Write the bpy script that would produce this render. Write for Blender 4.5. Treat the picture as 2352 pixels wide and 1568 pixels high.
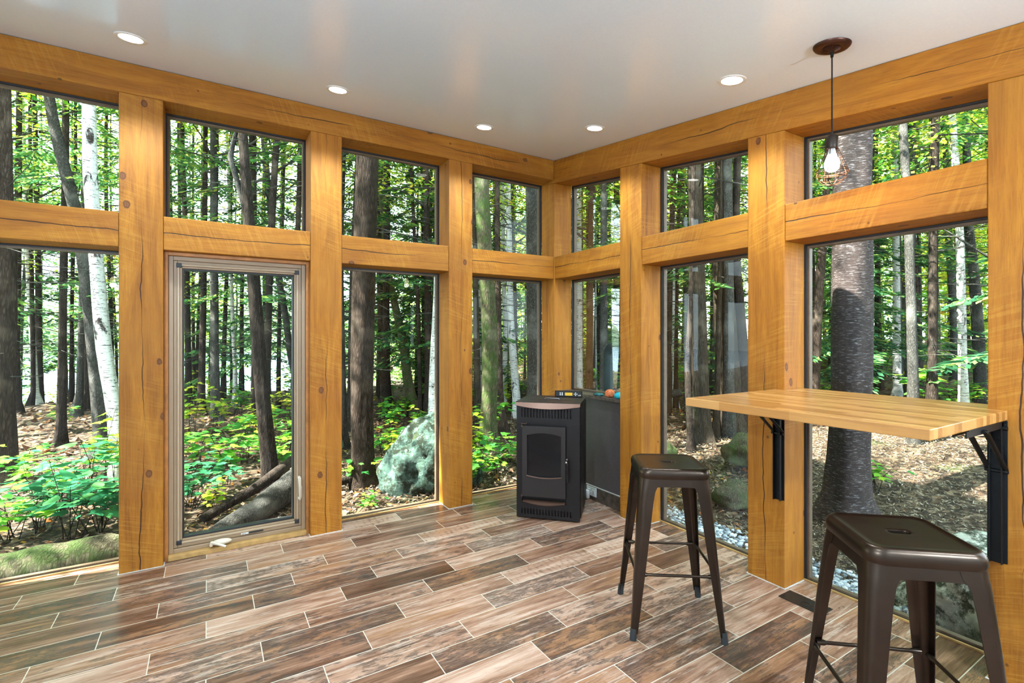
import bpy, bmesh, math, random
import numpy as np
from mathutils import Vector, Matrix
for o in list(bpy.data.objects): bpy.data.objects.remove(o)
S = bpy.context.scene
COL = S.collection
PI = math.pi
# ------------------------------------------------------------------ camera
CP = Vector((-2.6618, -3.6017, 1.37)); YAW = 0.5514; FPX = 1137.0; HZ = 771.3
cd = bpy.data.cameras.new('camera'); co = bpy.data.objects.new('camera', cd); COL.objects.link(co)
co.location = CP; co.rotation_euler = (PI/2, 0, -YAW)
cd.sensor_width = 36; cd.lens = 36*FPX/2352; cd.shift_y = -(784-HZ)/2352; cd.clip_start = .05; cd.clip_end = 600
S.camera = co
# ------------------------------------------------------------------ world, sun, exposure
W = bpy.data.worlds.new('world'); S.world = W; W.use_nodes = True
wn = W.node_tree; wn.nodes.clear()
wo = wn.nodes.new('ShaderNodeOutputWorld'); wb = wn.nodes.new('ShaderNodeBackground')
wt = wn.nodes.new('ShaderNodeTexCoord'); ws = wn.nodes.new('ShaderNodeSeparateXYZ'); wr = wn.nodes.new('ShaderNodeValToRGB')
wn.links.new(wt.outputs['Generated'], ws.inputs[0]); wn.links.new(ws.outputs['Z'], wr.inputs[0])
wr.color_ramp.elements[0].position = 0.0; wr.color_ramp.elements[0].color = (.80, .94, 1, 1)
wr.color_ramp.elements[1].position = 0.8; wr.color_ramp.elements[1].color = (.55, .77, 1, 1)
wn.links.new(wr.outputs[0], wb.inputs[0]); wn.links.new(wb.outputs[0], wo.inputs[0])
wb.inputs[1].default_value = 8.2
SUN = Vector((-.62, .10, .80)).normalized()
sl = bpy.data.lights.new('sun', 'SUN'); sl.energy = 64; sl.angle = .009; sl.color = (1, .98, .92)
so = bpy.data.objects.new('sun', sl); COL.objects.link(so); so.rotation_euler = (-SUN).to_track_quat('-Z', 'Y').to_euler()
so.location = SUN*40
S.view_settings.view_transform = 'Standard'; S.view_settings.look = 'None'
S.view_settings.gamma = 1; S.view_settings.use_curve_mapping = False
S.view_settings.exposure = 0.0
cy = S.cycles
cy.max_bounces = 7; cy.diffuse_bounces = 4; cy.glossy_bounces = 3; cy.transmission_bounces = 4; cy.transparent_max_bounces = 12
cy.caustics_reflective = False; cy.caustics_refractive = False; cy.sample_clamp_indirect = 6
cy.use_denoising = True; cy.use_adaptive_sampling = True; cy.adaptive_threshold = .02
DOWN_E = 96.0
# ------------------------------------------------------------------ helpers
rnd = random.Random(7); nr = np.random.RandomState(5)

def tag(o, label=None, cat=None, group=None, kind=None):
    if label: o['label'] = label
    if cat: o['category'] = cat
    if group: o['group'] = group
    if kind: o['kind'] = kind
    return o

def empty(name, loc=(0, 0, 0), rz=0.0):
    o = bpy.data.objects.new(name, None); COL.objects.link(o); o.location = loc; o.rotation_euler = (0, 0, rz)
    o.empty_display_size = .1
    return o

class MB:
    """collects shapes and links them as one mesh object"""
    def __init__(s): s.v = []; s.f = []; s.m = []
    def add(s, vs, fs, mi=0):
        b = len(s.v); s.v += [tuple(p) for p in vs]; s.f += [tuple(i+b for i in f) for f in fs]; s.m += [mi]*len(fs); return s
    def box(s, x0, x1, y0, y1, z0, z1, mi=0):
        v = [(x, y, z) for x in (x0, x1) for y in (y0, y1) for z in (z0, z1)]
        return s.add(v, [(0, 1, 3, 2), (4, 6, 7, 5), (0, 4, 5, 1), (2, 3, 7, 6), (0, 2, 6, 4), (1, 5, 7, 3)], mi)
    def prism(s, poly, z0, z1, mi=0, M=None):
        n = len(poly); v = [(p[0], p[1], z0) for p in poly]+[(p[0], p[1], z1) for p in poly]
        if M is not None: v = [tuple(M @ Vector(p)) for p in v]
        f = [tuple(range(n-1, -1, -1)), tuple(range(n, 2*n))]+[(i, (i+1) % n, n+(i+1) % n, n+i) for i in range(n)]
        return s.add(v, f, mi)
    def tube(s, pts, r, n=8, mi=0, cap=True, flat=1.0):
        pts = [Vector(p) for p in pts]; k = len(pts)
        rs = r if hasattr(r, '__len__') else [r]*k
        v = []; up = None
        for i in range(k):
            t = (pts[min(i+1, k-1)]-pts[max(i-1, 0)]).normalized()
            if up is None: up = Vector((0, 0, 1)) if abs(t.z) < .9 else Vector((1, 0, 0))
            a = t.cross(up).normalized(); b = a.cross(t).normalized(); up = b
            for j in range(n):
                an = 2*PI*j/n; v.append(pts[i]+a*math.cos(an)*rs[i]+b*math.sin(an)*rs[i]*flat)
        f = [(i*n+j, i*n+(j+1) % n, (i+1)*n+(j+1) % n, (i+1)*n+j) for i in range(k-1) for j in range(n)]
        if cap: f += [tuple(range(n-1, -1, -1)), tuple((k-1)*n+j for j in range(n))]
        return s.add(v, f, mi)
    def lathe(s, prof, c=(0, 0, 0), n=32, mi=0, M=None):
        k = len(prof); v = []
        for (r, z) in prof:
            for j in range(n):
                a = 2*PI*j/n; p = Vector((r*math.cos(a), r*math.sin(a), z))
                v.append((M @ p if M is not None else p)+Vector(c))
        f = [(i*n+j, i*n+(j+1) % n, (i+1)*n+(j+1) % n, (i+1)*n+j) for i in range(k-1) for j in range(n)]
        if prof[0][0] > 1e-6: f.append(tuple(range(n-1, -1, -1)))
        if prof[-1][0] > 1e-6: f.append(tuple((k-1)*n+j for j in range(n)))
        return s.add(v, f, mi)
    def build(s, name, mats, parent=None, bevel=0, smooth=False, loc=None, rot=None, seg=2):
        me = bpy.data.meshes.new(name); me.from_pydata(s.v, [], s.f)
        mats = mats if isinstance(mats, (list, tuple)) else [mats]
        for m in mats: me.materials.append(m)
        me.polygons.foreach_set('material_index', s.m)
        bm = bmesh.new(); bm.from_mesh(me); bmesh.ops.recalc_face_normals(bm, faces=bm.faces)
        if bevel:
            ed = [e for e in bm.edges if len(e.link_faces) == 2 and e.calc_face_angle(0) > .6]
            bmesh.ops.bevel(bm, geom=ed, offset=bevel, segments=seg, affect='EDGES', profile=.5)
        bm.to_mesh(me); bm.free()
        if smooth:
            me.polygons.foreach_set('use_smooth', [True]*len(me.polygons))
            try: me.set_sharp_from_angle(angle=.7)
            except Exception: pass
        o = bpy.data.objects.new(name, me); COL.objects.link(o)
        if parent: o.parent = parent
        if loc is not None: o.location = loc
        if rot is not None: o.rotation_euler = rot
        return o

def polymesh(name, V, mat):
    """V (n,k,3): n separate k-gons"""
    n, k, _ = V.shape; me = bpy.data.meshes.new(name)
    me.vertices.add(n*k); me.vertices.foreach_set('co', V.astype(np.float32).ravel())
    me.loops.add(n*k); me.loops.foreach_set('vertex_index', np.arange(n*k, dtype=np.int32))
    me.polygons.add(n); me.polygons.foreach_set('loop_start', (np.arange(n)*k).astype(np.int32))
    me.update(calc_edges=True); me.materials.append(mat)
    return me

def link(name, me, parent=None, loc=(0, 0, 0), rz=0, sc=1):
    o = bpy.data.objects.new(name, me); COL.objects.link(o); o.parent = parent; o.location = loc
    o.rotation_euler = (0, 0, rz); o.scale = (sc, sc, sc)
    return o

def box_at(x0, x1, y0, y1, z0, z1):
    c = ((x0+x1)/2, (y0+y1)/2, (z0+z1)/2)
    return MB().box(x0-c[0], x1-c[0], y0-c[1], y1-c[1], z0-c[2], z1-c[2]), c

# ------------------------------------------------------------------ materials
class NT:
    def __init__(s, name):
        s.m = bpy.data.materials.new(name); s.m.use_nodes = True; s.t = s.m.node_tree; s.t.nodes.clear()
        s.out = s.t.nodes.new('ShaderNodeOutputMaterial')
    def n(s, ty, ins=None, **kw):
        x = s.t.nodes.new('ShaderNode'+ty)
        for k, v in kw.items(): setattr(x, k, v)
        for k, v in (ins or {}).items(): s.set(x.inputs[k], v)
        return x
    def set(s, sock, v):
        if isinstance(v, bpy.types.NodeSocket): s.t.links.new(v, sock)
        elif isinstance(v, bpy.types.Node): s.t.links.new(v.outputs[0], sock)
        else: sock.default_value = v
    def math(s, op, a, b=0.0, c=None):
        x = s.n('Math', operation=op); s.set(x.inputs[0], a); s.set(x.inputs[1], b)
        if c is not None: s.set(x.inputs[2], c)
        return x.outputs[0]
    def ramp(s, fac, cols, interp='LINEAR'):
        x = s.n('ValToRGB'); x.color_ramp.interpolation = interp; s.set(x.inputs[0], fac); e = x.color_ramp.elements
        while len(e) < len(cols): e.new(.5)
        for i, (p, c) in enumerate(cols):
            e[i].position = p; e[i].color = (c[0], c[1], c[2], 1) if len(c) == 3 else c
        return x.outputs[0]
    def mix(s, f, a, b, bt='MIX'):
        x = s.n('Mix', data_type='RGBA', blend_type=bt)
        s.set(x.inputs['Factor'], f); A = [i for i in x.inputs if i.name == 'A' and i.type == 'RGBA'][0]; B = [i for i in x.inputs if i.name == 'B' and i.type == 'RGBA'][0]
        s.set(A, a if not isinstance(a, tuple) or len(a) == 4 else a+(1,)); s.set(B, b if not isinstance(b, tuple) or len(b) == 4 else b+(1,))
        return [o for o in x.outputs if o.type == 'RGBA'][0]
    def noise(s, vec, scale, detail=3, rough=.55, dist=0):
        return s.n('TexNoise', {'Vector': vec, 'Scale': scale, 'Detail': detail, 'Roughness': rough, 'Distortion': dist}).outputs[0]
    def mapv(s, vec, sc=(1, 1, 1), loc=(0, 0, 0)):
        return s.n('Mapping', {'Vector': vec, 'Scale': sc, 'Location': loc}).outputs[0]
    def sm(s, v, a, b, lo=0.0, hi=1.0):
        return s.n('MapRange', {'Value': v, 'From Min': a, 'From Max': b, 'To Min': lo, 'To Max': hi}, interpolation_type='SMOOTHSTEP').outputs[0]
    def bsdf(s, col, rough=.5, metal=0, bump=None, bs=.2, bd=.01, spec=.5, **kw):
        p = s.n('BsdfPrincipled'); s.set(p.inputs['Base Color'], col if not isinstance(col, tuple) or len(col) == 4 else col+(1,))
        s.set(p.inputs['Roughness'], rough); s.set(p.inputs['Metallic'], metal); s.set(p.inputs['Specular IOR Level'], spec)
        for k, v in kw.items(): s.set(p.inputs[k.replace('_', ' ')], v)
        if bump is not None:
            b = s.n('Bump', {'Height': bump, 'Strength': bs, 'Distance': bd}); s.t.links.new(b.outputs[0], p.inputs['Normal'])
        s.t.links.new(p.outputs[0], s.out.inputs[0]); s.p = p
        return s.m

def simple(name, col, rough=.5, metal=0, noise_amt=.15, nscale=30, **kw):
    t = NT(name); tc = t.n('TexCoord').outputs['Object']
    nz = t.noise(tc, nscale, 3)
    a = tuple(c*(1-noise_amt) for c in col); b = tuple(min(1, c*(1+noise_amt)) for c in col)
    return t.bsdf(t.ramp(nz, [(.3, a), (.7, b)]), rough, metal, bump=nz, bs=.08, bd=.002, **kw)

def timber(name, ax, crack, tint=(1, 1, 1)):
    """rough-sawn pine: ax is the long axis, crack the axis across the visible face"""
    t = NT(name); tc = t.n('TexCoord').outputs['Object']; oi = t.n('ObjectInfo').outputs['Random']
    sep = t.n('SeparateXYZ', {0: tc})
    other = [a for a in 'XYZ' if a not in (ax, crack)][0]
    off = t.math('MULTIPLY', oi, 37.0)
    L = t.math('ADD', sep.outputs[ax], off); c = sep.outputs[crack]; d = sep.outputs[other]
    v = t.n('CombineXYZ', {0: c, 1: d, 2: L}).outputs[0]
    g1 = t.noise(t.mapv(v, (9, 9, .9)), 1.6, 5, .6, 1.2)
    g2 = t.noise(t.mapv(v, (60, 60, 3)), 2.5, 4, .65, .3)
    rings = t.n('TexWave', {'Vector': t.mapv(v, (7, 7, .55)), 'Scale': 3.2, 'Distortion': 7.0, 'Detail': 3.0, 'Detail Scale': 1.3}, wave_type='BANDS', bands_direction='X').outputs[1]
    sk = t.n('CombineXYZ', {0: c, 1: d, 2: t.math('ADD', L, t.math('MULTIPLY', c, .35))}).outputs[0]
    saw = t.noise(t.mapv(sk, (5, 5, 85)), 1.0, 2, .6, .5); saw = t.sm(saw, .42, .68)
    sawm = t.sm(t.noise(v, 2.2, 2), .45, .62)
    fib = t.noise(t.mapv(v, (1, 1, .06)), 170, 4, .7)
    base = t.ramp(g1, [(.25, (.175, .053, .002)), (.5, (.325, .113, .005)), (.75, (.46, .185, .013))])
    base = t.mix(t.math('MULTIPLY', t.sm(rings, .55, 1), .38), base, (.36, .125, .018))
    base = t.mix(t.math('MULTIPLY', t.sm(g2, .5, .75), .35), base, (.30, .10, .016))
    base = t.mix(t.math('MULTIPLY', t.math('MULTIPLY', saw, sawm), .24), base, (.58, .29, .04))
    base = t.mix(t.math('MULTIPLY', t.sm(fib, .48, .66), .42), base, (.19, .062, .008))
    base = t.mix(t.math('MULTIPLY', t.sm(t.noise(v, 1.7, 4, .6), .42, .68), .35), base, (.36, .15, .02))
    # knots
    vo = t.n('TexVoronoi', {'Vector': t.mapv(v, (1, 1, .7)), 'Scale': 5.4, 'Randomness': 1.0}).outputs['Distance']
    vd = t.math('ADD', vo, t.math('MULTIPLY', t.math('SUBTRACT', t.noise(t.mapv(v, (1, 1, 1)), 38, 3), .5), .05))
    kn = t.sm(vd, .100, .080); core = t.sm(vd, .078, .050)
    ring = t.math('MULTIPLY', t.sm(vd, .30, .11), t.math('MULTIPLY_ADD', t.math('SINE', t.math('MULTIPLY', vd, 260)), .5, .5))
    base = t.mix(t.math('MULTIPLY', ring, .45), base, (.30, .105, .02))
    base = t.mix(t.math('MULTIPLY', kn, .85), base, (.075, .022, .006))
    base = t.mix(t.math('MULTIPLY', core, .8), base, t.ramp(fib, [(.3, (.09, .028, .008)), (.7, (.24, .085, .022))]))
    vo2 = t.n('TexVoronoi', {'Vector': t.mapv(v, (1, 1, .8)), 'Scale': 8, 'Randomness': 1.0}).outputs['Distance']
    pin = t.sm(vo2, .075, .05); base = t.mix(t.math('MULTIPLY', pin, .8), base, (.07, .022, .006))
    # long drying check along the timber
    wob = t.math('MULTIPLY', t.math('SUBTRACT', t.noise(t.n('CombineXYZ', {0: off, 2: t.math('MULTIPLY', L, 1.3)}).outputs[0], 1.0, 4, .6), .5), .10)
    fine = t.math('MULTIPLY', t.math('SUBTRACT', t.noise(t.n('CombineXYZ', {2: L}).outputs[0], 14.0, 2), .5), .006)
    dist = t.math('ABSOLUTE', t.math('ADD', t.math('ADD', c, wob), fine))
    wid = t.sm(t.noise(t.n('CombineXYZ', {1: off, 2: L}).outputs[0], 1.1, 2), .38, .62, .0001, .0028)
    ck = t.n('MapRange', {'Value': t.math('DIVIDE', dist, wid), 'From Min': .6, 'From Max': 1.4, 'To Min': 1.0, 'To Max': 0.0}).outputs[0]
    base = t.mix(t.math('MULTIPLY', ck, .93), base, (.025, .010, .004))
    hsv = t.n('HueSaturation', {'Hue': .5, 'Saturation': 1.0, 'Value': t.math('MULTIPLY_ADD', oi, .18, .93), 'Color': base}).outputs[0]
    h = t.math('ADD', t.math('MULTIPLY', fib, .5), t.math('MULTIPLY', t.math('MULTIPLY', saw, sawm), .4))
    h = t.math('SUBTRACT', t.math('ADD', h, t.math('MULTIPLY', g2, .5)), t.math('MULTIPLY', ck, 2.5))
    h = t.math('SUBTRACT', h, t.math('MULTIPLY', kn, .4))
    return t.bsdf(hsv, .62, bump=h, bs=.42, bd=.004, spec=.3)

T_ZX = timber('pine_post_left', 'Z', 'X'); T_ZY = timber('pine_post_right', 'Z', 'Y')
T_XZ = timber('pine_beam_left', 'X', 'Z'); T_YZ = timber('pine_beam_right', 'Y', 'Z')
T_CLEAN = simple('pine_trim', (.42, .24, .075), .55, noise_amt=.25, nscale=18)
T_LINER = simple('pine_liner', (.42, .16, .035), .5, noise_amt=.25, nscale=14)
GASKET = simple('black_gasket', (.012, .012, .013), .5)
STOP = simple('bronze_stop', (.13, .085, .05), .5)

def mat_ceiling():
    t = NT('ceiling_paint'); tc = t.n('TexCoord').outputs['Object']; nz = t.noise(tc, 90, 2)
    return t.bsdf(t.ramp(nz, [(.3, (.76, .84, .93)), (.7, (.79, .87, .96))]), .2, bump=t.noise(tc, 4, 2), bs=.03, bd=.01, spec=.6)
CEIL = mat_ceiling()
PLASTER = simple('plaster_wall', (.72, .77, .83), .7, noise_amt=.03)

def mat_floor():
    t = NT('wood_look_tile'); tc = t.n('TexCoord').outputs['Object']; s = t.n('SeparateXYZ', {0: tc}); X = s.outputs[0]; Y = s.outputs[1]
    P = .1573; L = .6205
    r = t.math('DIVIDE', t.math('SUBTRACT', -.022, Y), P); row = t.math('FLOOR', r); fr = t.math('SUBTRACT', r, row)
    k3 = t.math('FLOORED_MODULO', row, 3.0)
    xo = t.math('DIVIDE', t.math('ADD', t.math('ADD', X, 2.873), t.math('MULTIPLY', k3, .2075)), L)
    col = t.math('FLOOR', xo); fc = t.math('SUBTRACT', xo, col)
    ex = t.math('MULTIPLY', t.math('MINIMUM', fc, t.math('SUBTRACT', 1.0, fc)), L)
    ey = t.math('MULTIPLY', t.math('MINIMUM', fr, t.math('SUBTRACT', 1.0, fr)), P)
    e = t.math('MINIMUM', ex, ey); grout = t.sm(e, .0024, .0016)
    wn_ = t.n('TexWhiteNoise', {0: t.n('CombineXYZ', {0: row, 1: col}).outputs[0]}, noise_dimensions='3D'); idv = wn_.outputs['Value']; idc = wn_.outputs['Color']
    sid = t.n('SeparateColor', {0: idc})
    off = t.n('CombineXYZ', {0: t.math('MULTIPLY', sid.outputs[0], 30), 1: t.math('MULTIPLY', sid.outputs[1], 30), 2: t.math('MULTIPLY', idv, 9)}).outputs[0]
    v = t.n('VectorMath', {0: tc, 1: off}, operation='ADD').outputs[0]
    band = t.noise(t.mapv(v, (1.0, 9, 1)), 1.9, 5, .62, .8)      # long streaks of old boards
    blot = t.noise(t.mapv(v, (2.5, 7, 1)), 3.2, 6, .7, .4)
    fine = t.noise(t.mapv(v, (9, 120, 1)), 2.4, 5, .75)
    cross = t.n('TexWave', {'Vector': v, 'Scale': 7.5, 'Distortion': 4, 'Detail': 3, 'Detail Scale': 2}, bands_direction='X').outputs[1]
    str_ = t.noise(t.mapv(v, (2.2, 55, 1)), 2.2, 6, .72, .3)
    tone = t.math('ADD', t.math('ADD', t.math('MULTIPLY', band, .75), t.math('MULTIPLY', str_, .35)), t.math('MULTIPLY', t.math('SUBTRACT', idv, .5), .34))
    c = t.ramp(tone, [(.28, (.060, .025, .013)), (.42, (.135, .062, .035)), (.53, (.250, .126, .075)), (.64, (.385, .220, .142)), (.80, (.58, .385, .28))])
    orange = t.math('MULTIPLY', t.sm(t.noise(t.mapv(v, (1.2, 11, 1)), 1.5, 3), .48, .60), t.math('MULTIPLY', t.sm(sid.outputs[2], .35, .65), .75))
    c = t.mix(orange, c, t.ramp(str_, [(.3, (.17, .07, .03)), (.7, (.42, .215, .105))]))
    dark = t.math('MULTIPLY', t.sm(t.math('ADD', blot, t.math('MULTIPLY', t.math('SUBTRACT', sid.outputs[1], .5), .30)), .52, .60), t.math('MULTIPLY_ADD', t.sm(fine, .42, .56), .62, .25))
    c = t.mix(dark, c, (.048, .036, .030))
    pale = t.math('MULTIPLY', t.sm(t.noise(t.mapv(v, (1.4, 18, 1)), 2.2, 6, .72), .54, .63), .6)
    c = t.mix(t.math('MULTIPLY', pale, t.sm(sid.outputs[0], .1, .4)), c, (.60, .44, .335))
    cm = t.math('MULTIPLY', t.math('MULTIPLY', t.sm(cross, .5, .95), t.sm(sid.outputs[0], .78, .84)), t.math('MULTIPLY', t.sm(blot, .45, .6), .5))
    c = t.mix(cm, c, (.10, .062, .04))
    c = t.mix(t.math('MULTIPLY', t.sm(fine, .55, .68), .5), c, (.085, .055, .038))
    c = t.mix(grout, c, (.60, .50, .38))
    h = t.math('SUBTRACT', t.math('MULTIPLY', fine, .25), t.math('MULTIPLY', grout, 1.0))
    rg = t.math('MULTIPLY_ADD', fine, .16, .15)
    return t.bsdf(c, rg, bump=h, bs=.35, bd=.002, spec=.5)
FLOOR = mat_floor()

def mat_glass():
    t = NT('window_glass'); fz = t.n('Fresnel', {'IOR': 1.45}).outputs[0]
    g = t.n('BsdfGlossy', {'Roughness': 0.0, 'Color': (1, 1, 1, 1)}); tr = t.n('BsdfTransparent', {'Color': (.975, .99, .985, 1)})
    m = t.n('MixShader', {0: t.math('MULTIPLY', fz, .22), 1: tr.outputs[0], 2: g.outputs[0]}); t.t.links.new(m.outputs[0], t.out.inputs[0])
    return t.m
GLASS = mat_glass()

def leafmat(name, cols, trans=.45, rough=.55):
    t = NT(name); g = t.n('NewGeometry').outputs['Random Per Island']
    c = t.ramp(g, cols)
    p = t.n('BsdfPrincipled', {'Base Color': c, 'Roughness': rough}); p.inputs['Specular IOR Level'].default_value = .08
    tr = t.n('BsdfTranslucent', {'Color': t.mix(.35, c, (.75, .85, .08), 'SCREEN') if False else c})
    m = t.n('MixShader', {0: trans, 1: p.outputs[0], 2: tr.outputs[0]}); t.t.links.new(m.outputs[0], t.out.inputs[0])
    return t.m
LF_HEM = leafmat('hemlock_needles', [(0, (.030, .13, .055)), (.45, (.085, .25, .07)), (.8, (.22, .40, .08)), (1, (.48, .52, .10))], .5)
LF_YEL = leafmat('autumn_leaves', [(0, (.16, .36, .03)), (.35, (.40, .60, .05)), (.7, (.72, .74, .08)), (.92, (.85, .66, .08)), (1, (.75, .30, .04))], .62)
LF_GRN = leafmat('fresh_leaves', [(0, (.05, .26, .06)), (.4, (.12, .40, .05)), (.75, (.28, .52, .05)), (1, (.52, .60, .06))], .5)
LF_DK = leafmat('dark_green_leaves', [(0, (.02, .16, .07)), (.5, (.05, .26, .10)), (1, (.12, .36, .09))], .4)  # deeper, bluer green than the fresh leaves
LITTER = leafmat('fallen_leaf', [(0, (.035, .02, .012)), (.3, (.10, .055, .03)), (.6, (.20, .125, .075)), (.85, (.33, .26, .18)), (.93, (.32, .10, .03)), (1, (.45, .28, .04))], .15, .7)
CHIPS = leafmat('wood_chip', [(0, (.028, .022, .016)), (.3, (.085, .066, .042)), (.6, (.185, .150, .098)), (.9, (.36, .32, .23)), (1, (.24, .10, .045))], .05, .7)
GRAVEL = leafmat('gravel_stone', [(0, (.10, .12, .14)), (.4, (.30, .34, .37)), (.8, (.58, .61, .63)), (1, (.8, .8, .8))], 0, .6)

def mat_ground():
    t = NT('forest_floor'); tc = t.n('TexCoord').outputs['Object']
    a = t.noise(tc, 14, 6, .7); b = t.noise(tc, .7, 4, .6); v = t.n('TexVoronoi', {'Vector': tc, 'Scale': 22}).outputs['Color']
    vs = t.n('SeparateColor', {0: v}).outputs[0]
    c = t.ramp(vs, [(0, (.025, .016, .010)), (.45, (.07, .042, .024)), (.75, (.13, .085, .05)), (1, (.22, .155, .095))])
    c = t.mix(t.sm(a, .45, .6), c, (.028, .02, .013)); c = t.mix(t.math('MULTIPLY', t.sm(b, .58, .7), .6), c, (.05, .085, .02))
    return t.bsdf(c, .9, bump=a, bs=.8, bd=.03, spec=.2)
GROUND = mat_ground()

def bark(name, cols, sc=(16, 16, 2.6), moss=0.0, bs=.9):
    t = NT(name); tc = t.n('TexCoord').outputs['Object']
    nd = t.noise(t.mapv(tc, (sc[0], sc[1], sc[2])), 1.4, 3, .6); vv_ = t.n('VectorMath', {0: tc, 1: t.n('CombineXYZ', {0: t.math('MULTIPLY', nd, .05), 1: t.math('MULTIPLY', nd, .05), 2: t.math('MULTIPLY', nd, .12)}).outputs[0]}, operation='ADD').outputs[0]
    v = t.mapv(vv_, (sc[0]*1.5, sc[1]*1.5, sc[2]*1.6)); vo = t.n('TexVoronoi', {'Vector': v, 'Scale': 2.6}, feature='DISTANCE_TO_EDGE').outputs[0]
    nz = t.noise(v, 2.2, 7, .75, .8); big = t.noise(tc, 2.3, 4)
    f = t.math('ADD', t.math('MULTIPLY', t.sm(vo, 0, .35), .22), t.math('MULTIPLY', nz, .85))
    c = t.ramp(f, [(.28, cols[0]), (.55, cols[1]), (.85, cols[2])])
    c = t.mix(t.math('MULTIPLY', t.sm(big, .5, .68), .45), c, tuple(x*1.6 for x in cols[2]))
    if moss: c = t.mix(t.math('MULTIPLY', t.sm(t.noise(tc, 5, 5, .7), .42, .6), moss), c, (.055, .10, .022))
    return t.bsdf(c, .85, bump=f, bs=bs, bd=.02, spec=.08)
BK_HEM = bark('hemlock_bark', [(.010, .007, .005), (.045, .031, .022), (.115, .088, .066)])
BK_GRY = bark('grey_bark', [(.014, .014, .012), (.060, .057, .048), (.16, .155, .135)], (20, 20, 6))
BK_MOS = bark('mossy_bark', [(.028, .024, .014), (.11, .095, .055), (.20, .19, .12)], (14, 14, 3), .75)
BK_DRK = bark('dark_bark', [(.008, .006, .005), (.032, .024, .018), (.09, .07, .052)], (18, 18, 3))
BK_CED = bark('shaggy_bark', [(.010, .008, .005), (.050, .038, .026), (.13, .105, .072)], (26, 26, 1.3))

def mat_birch(name, white, thr, psc, fleck=(.62, .56, .54)):
    t = NT(name); tc = t.n('TexCoord').outputs['Object']
    dash = t.noise(t.mapv(tc, (7, 7, 60)), 1.6, 4, .7, .6); patch = t.noise(t.mapv(tc, (3, 3, 1.3)), psc, 5, .65, .8)
    curl = t.noise(t.mapv(tc, (9, 9, 90)), 2.2, 5, .7)
    c = t.mix(t.sm(dash, .56, .60), white, (.06, .045, .04))
    c = t.mix(t.sm(patch, thr, thr+.07), c, (.035, .026, .022))
    c = t.mix(t.math('MULTIPLY', t.sm(curl, .56, .64), .7), c, fleck)
    return t.bsdf(c, .7, bump=t.math('ADD', dash, curl), bs=.8, bd=.012, spec=.12)
BK_BIR = mat_birch('birch_bark', (.66, .65, .61), .56, 2.2)
BK_BIRD = mat_birch('dark_birch_bark', (.045, .032, .027), .46, 1.6, (.34, .31, .30))

def mat_rock(name, a, b, c3, sc=6):
    t = NT(name); tc = t.n('TexCoord').outputs['Object']
    n1 = t.noise(tc, sc, 8, .75); n2 = t.noise(tc, sc*4, 5, .8); n3 = t.noise(tc, sc*.6, 3)
    col = t.mix(t.sm(n1, .44, .56), a, b); col = t.mix(t.sm(n2, .56, .66), col, c3); col = t.mix(t.math('MULTIPLY', t.sm(n3, .55, .68), .6), col, (.05, .075, .018))
    return t.bsdf(col, .9, bump=t.math('ADD', n1, t.math('MULTIPLY', n2, .5)), bs=.8, bd=.03, spec=.2)
ROCK_T = mat_rock('lichen_boulder', (.022, .030, .018), (.075, .135, .105), (.22, .31, .25))
ROCK_W = mat_rock('pale_lichen_rock', (.05, .06, .035), (.50, .50, .40), (.80, .80, .68), 9)
BLACK = simple('black_steel', (.004, .004, .004), .5, .0, .1, spec=.25)
STOVE = simple('stove_steel', (.014, .0105, .009), .42, .55, .12, 200)
STOVE_B = simple('stove_brown_steel', (.13, .066, .042), .42, .6, .12, 200)
STOVE_DOOR = simple('stove_door_cast', (.026, .019, .016), .5, .4, .15, 250)
DGLASS = simple('stove_glass', (.004, .0035, .0035), .10, 0, .0, spec=.25)
GUN = simple('gunmetal_bronze', (.055, .037, .026), .30, .92, .10, 12)
GUNIN = simple('gunmetal_dark', (.045, .033, .025), .45, .8, .1)
RUBBER = simple('black_rubber', (.02, .02, .02), .7)
TAN = simple('tan_vinyl', (.31, .205, .115), .42, 0, .03)
TAN2 = simple('tan_vinyl_light', (.42, .30, .185), .35, 0, .03)
WHITE = simple('white_plastic', (.78, .78, .76), .35, 0, .02)
CREAM = simple('cream_handle', (.62, .53, .40), .25, 0, .02)
PANEL = simple('slate_panel', (.090, .072, .068), .32, 0, .12, 60)
DARKTILE = simple('dark_tile', (.075, .052, .038), .45, 0, .7, 22)
CAULK = simple('caulk', (.62, .58, .52), .6)
BRONZE = simple('oiled_bronze', (.085, .035, .022), .38, .8, .1)
PIPE = simple('painted_pipe', (.010, .040, .042), .35, .3, .2)
CHROME = simple('bright_metal', (.6, .6, .6), .2, 1.0, .05)
SCREEN = NT('amber_screen'); SCREEN = SCREEN.bsdf((.55, .33, .01), .4, Emission_Color=(.9, .55, .02, 1), Emission_Strength=.25)
TEAL = simple('teal_paint', (.012, .11, .11), .4, 0, .3, 60); CYAN = simple('cyan_paint', (.01, .40, .50), .4, 0, .15, 60); ORNG = simple('orange_paint', (.65, .16, .05), .45, 0, .3, 60)
INK = simple('black_ink', (.01, .01, .01), .6); BRICK = simple('fire_brick', (.05, .028, .018), .8)

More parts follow.
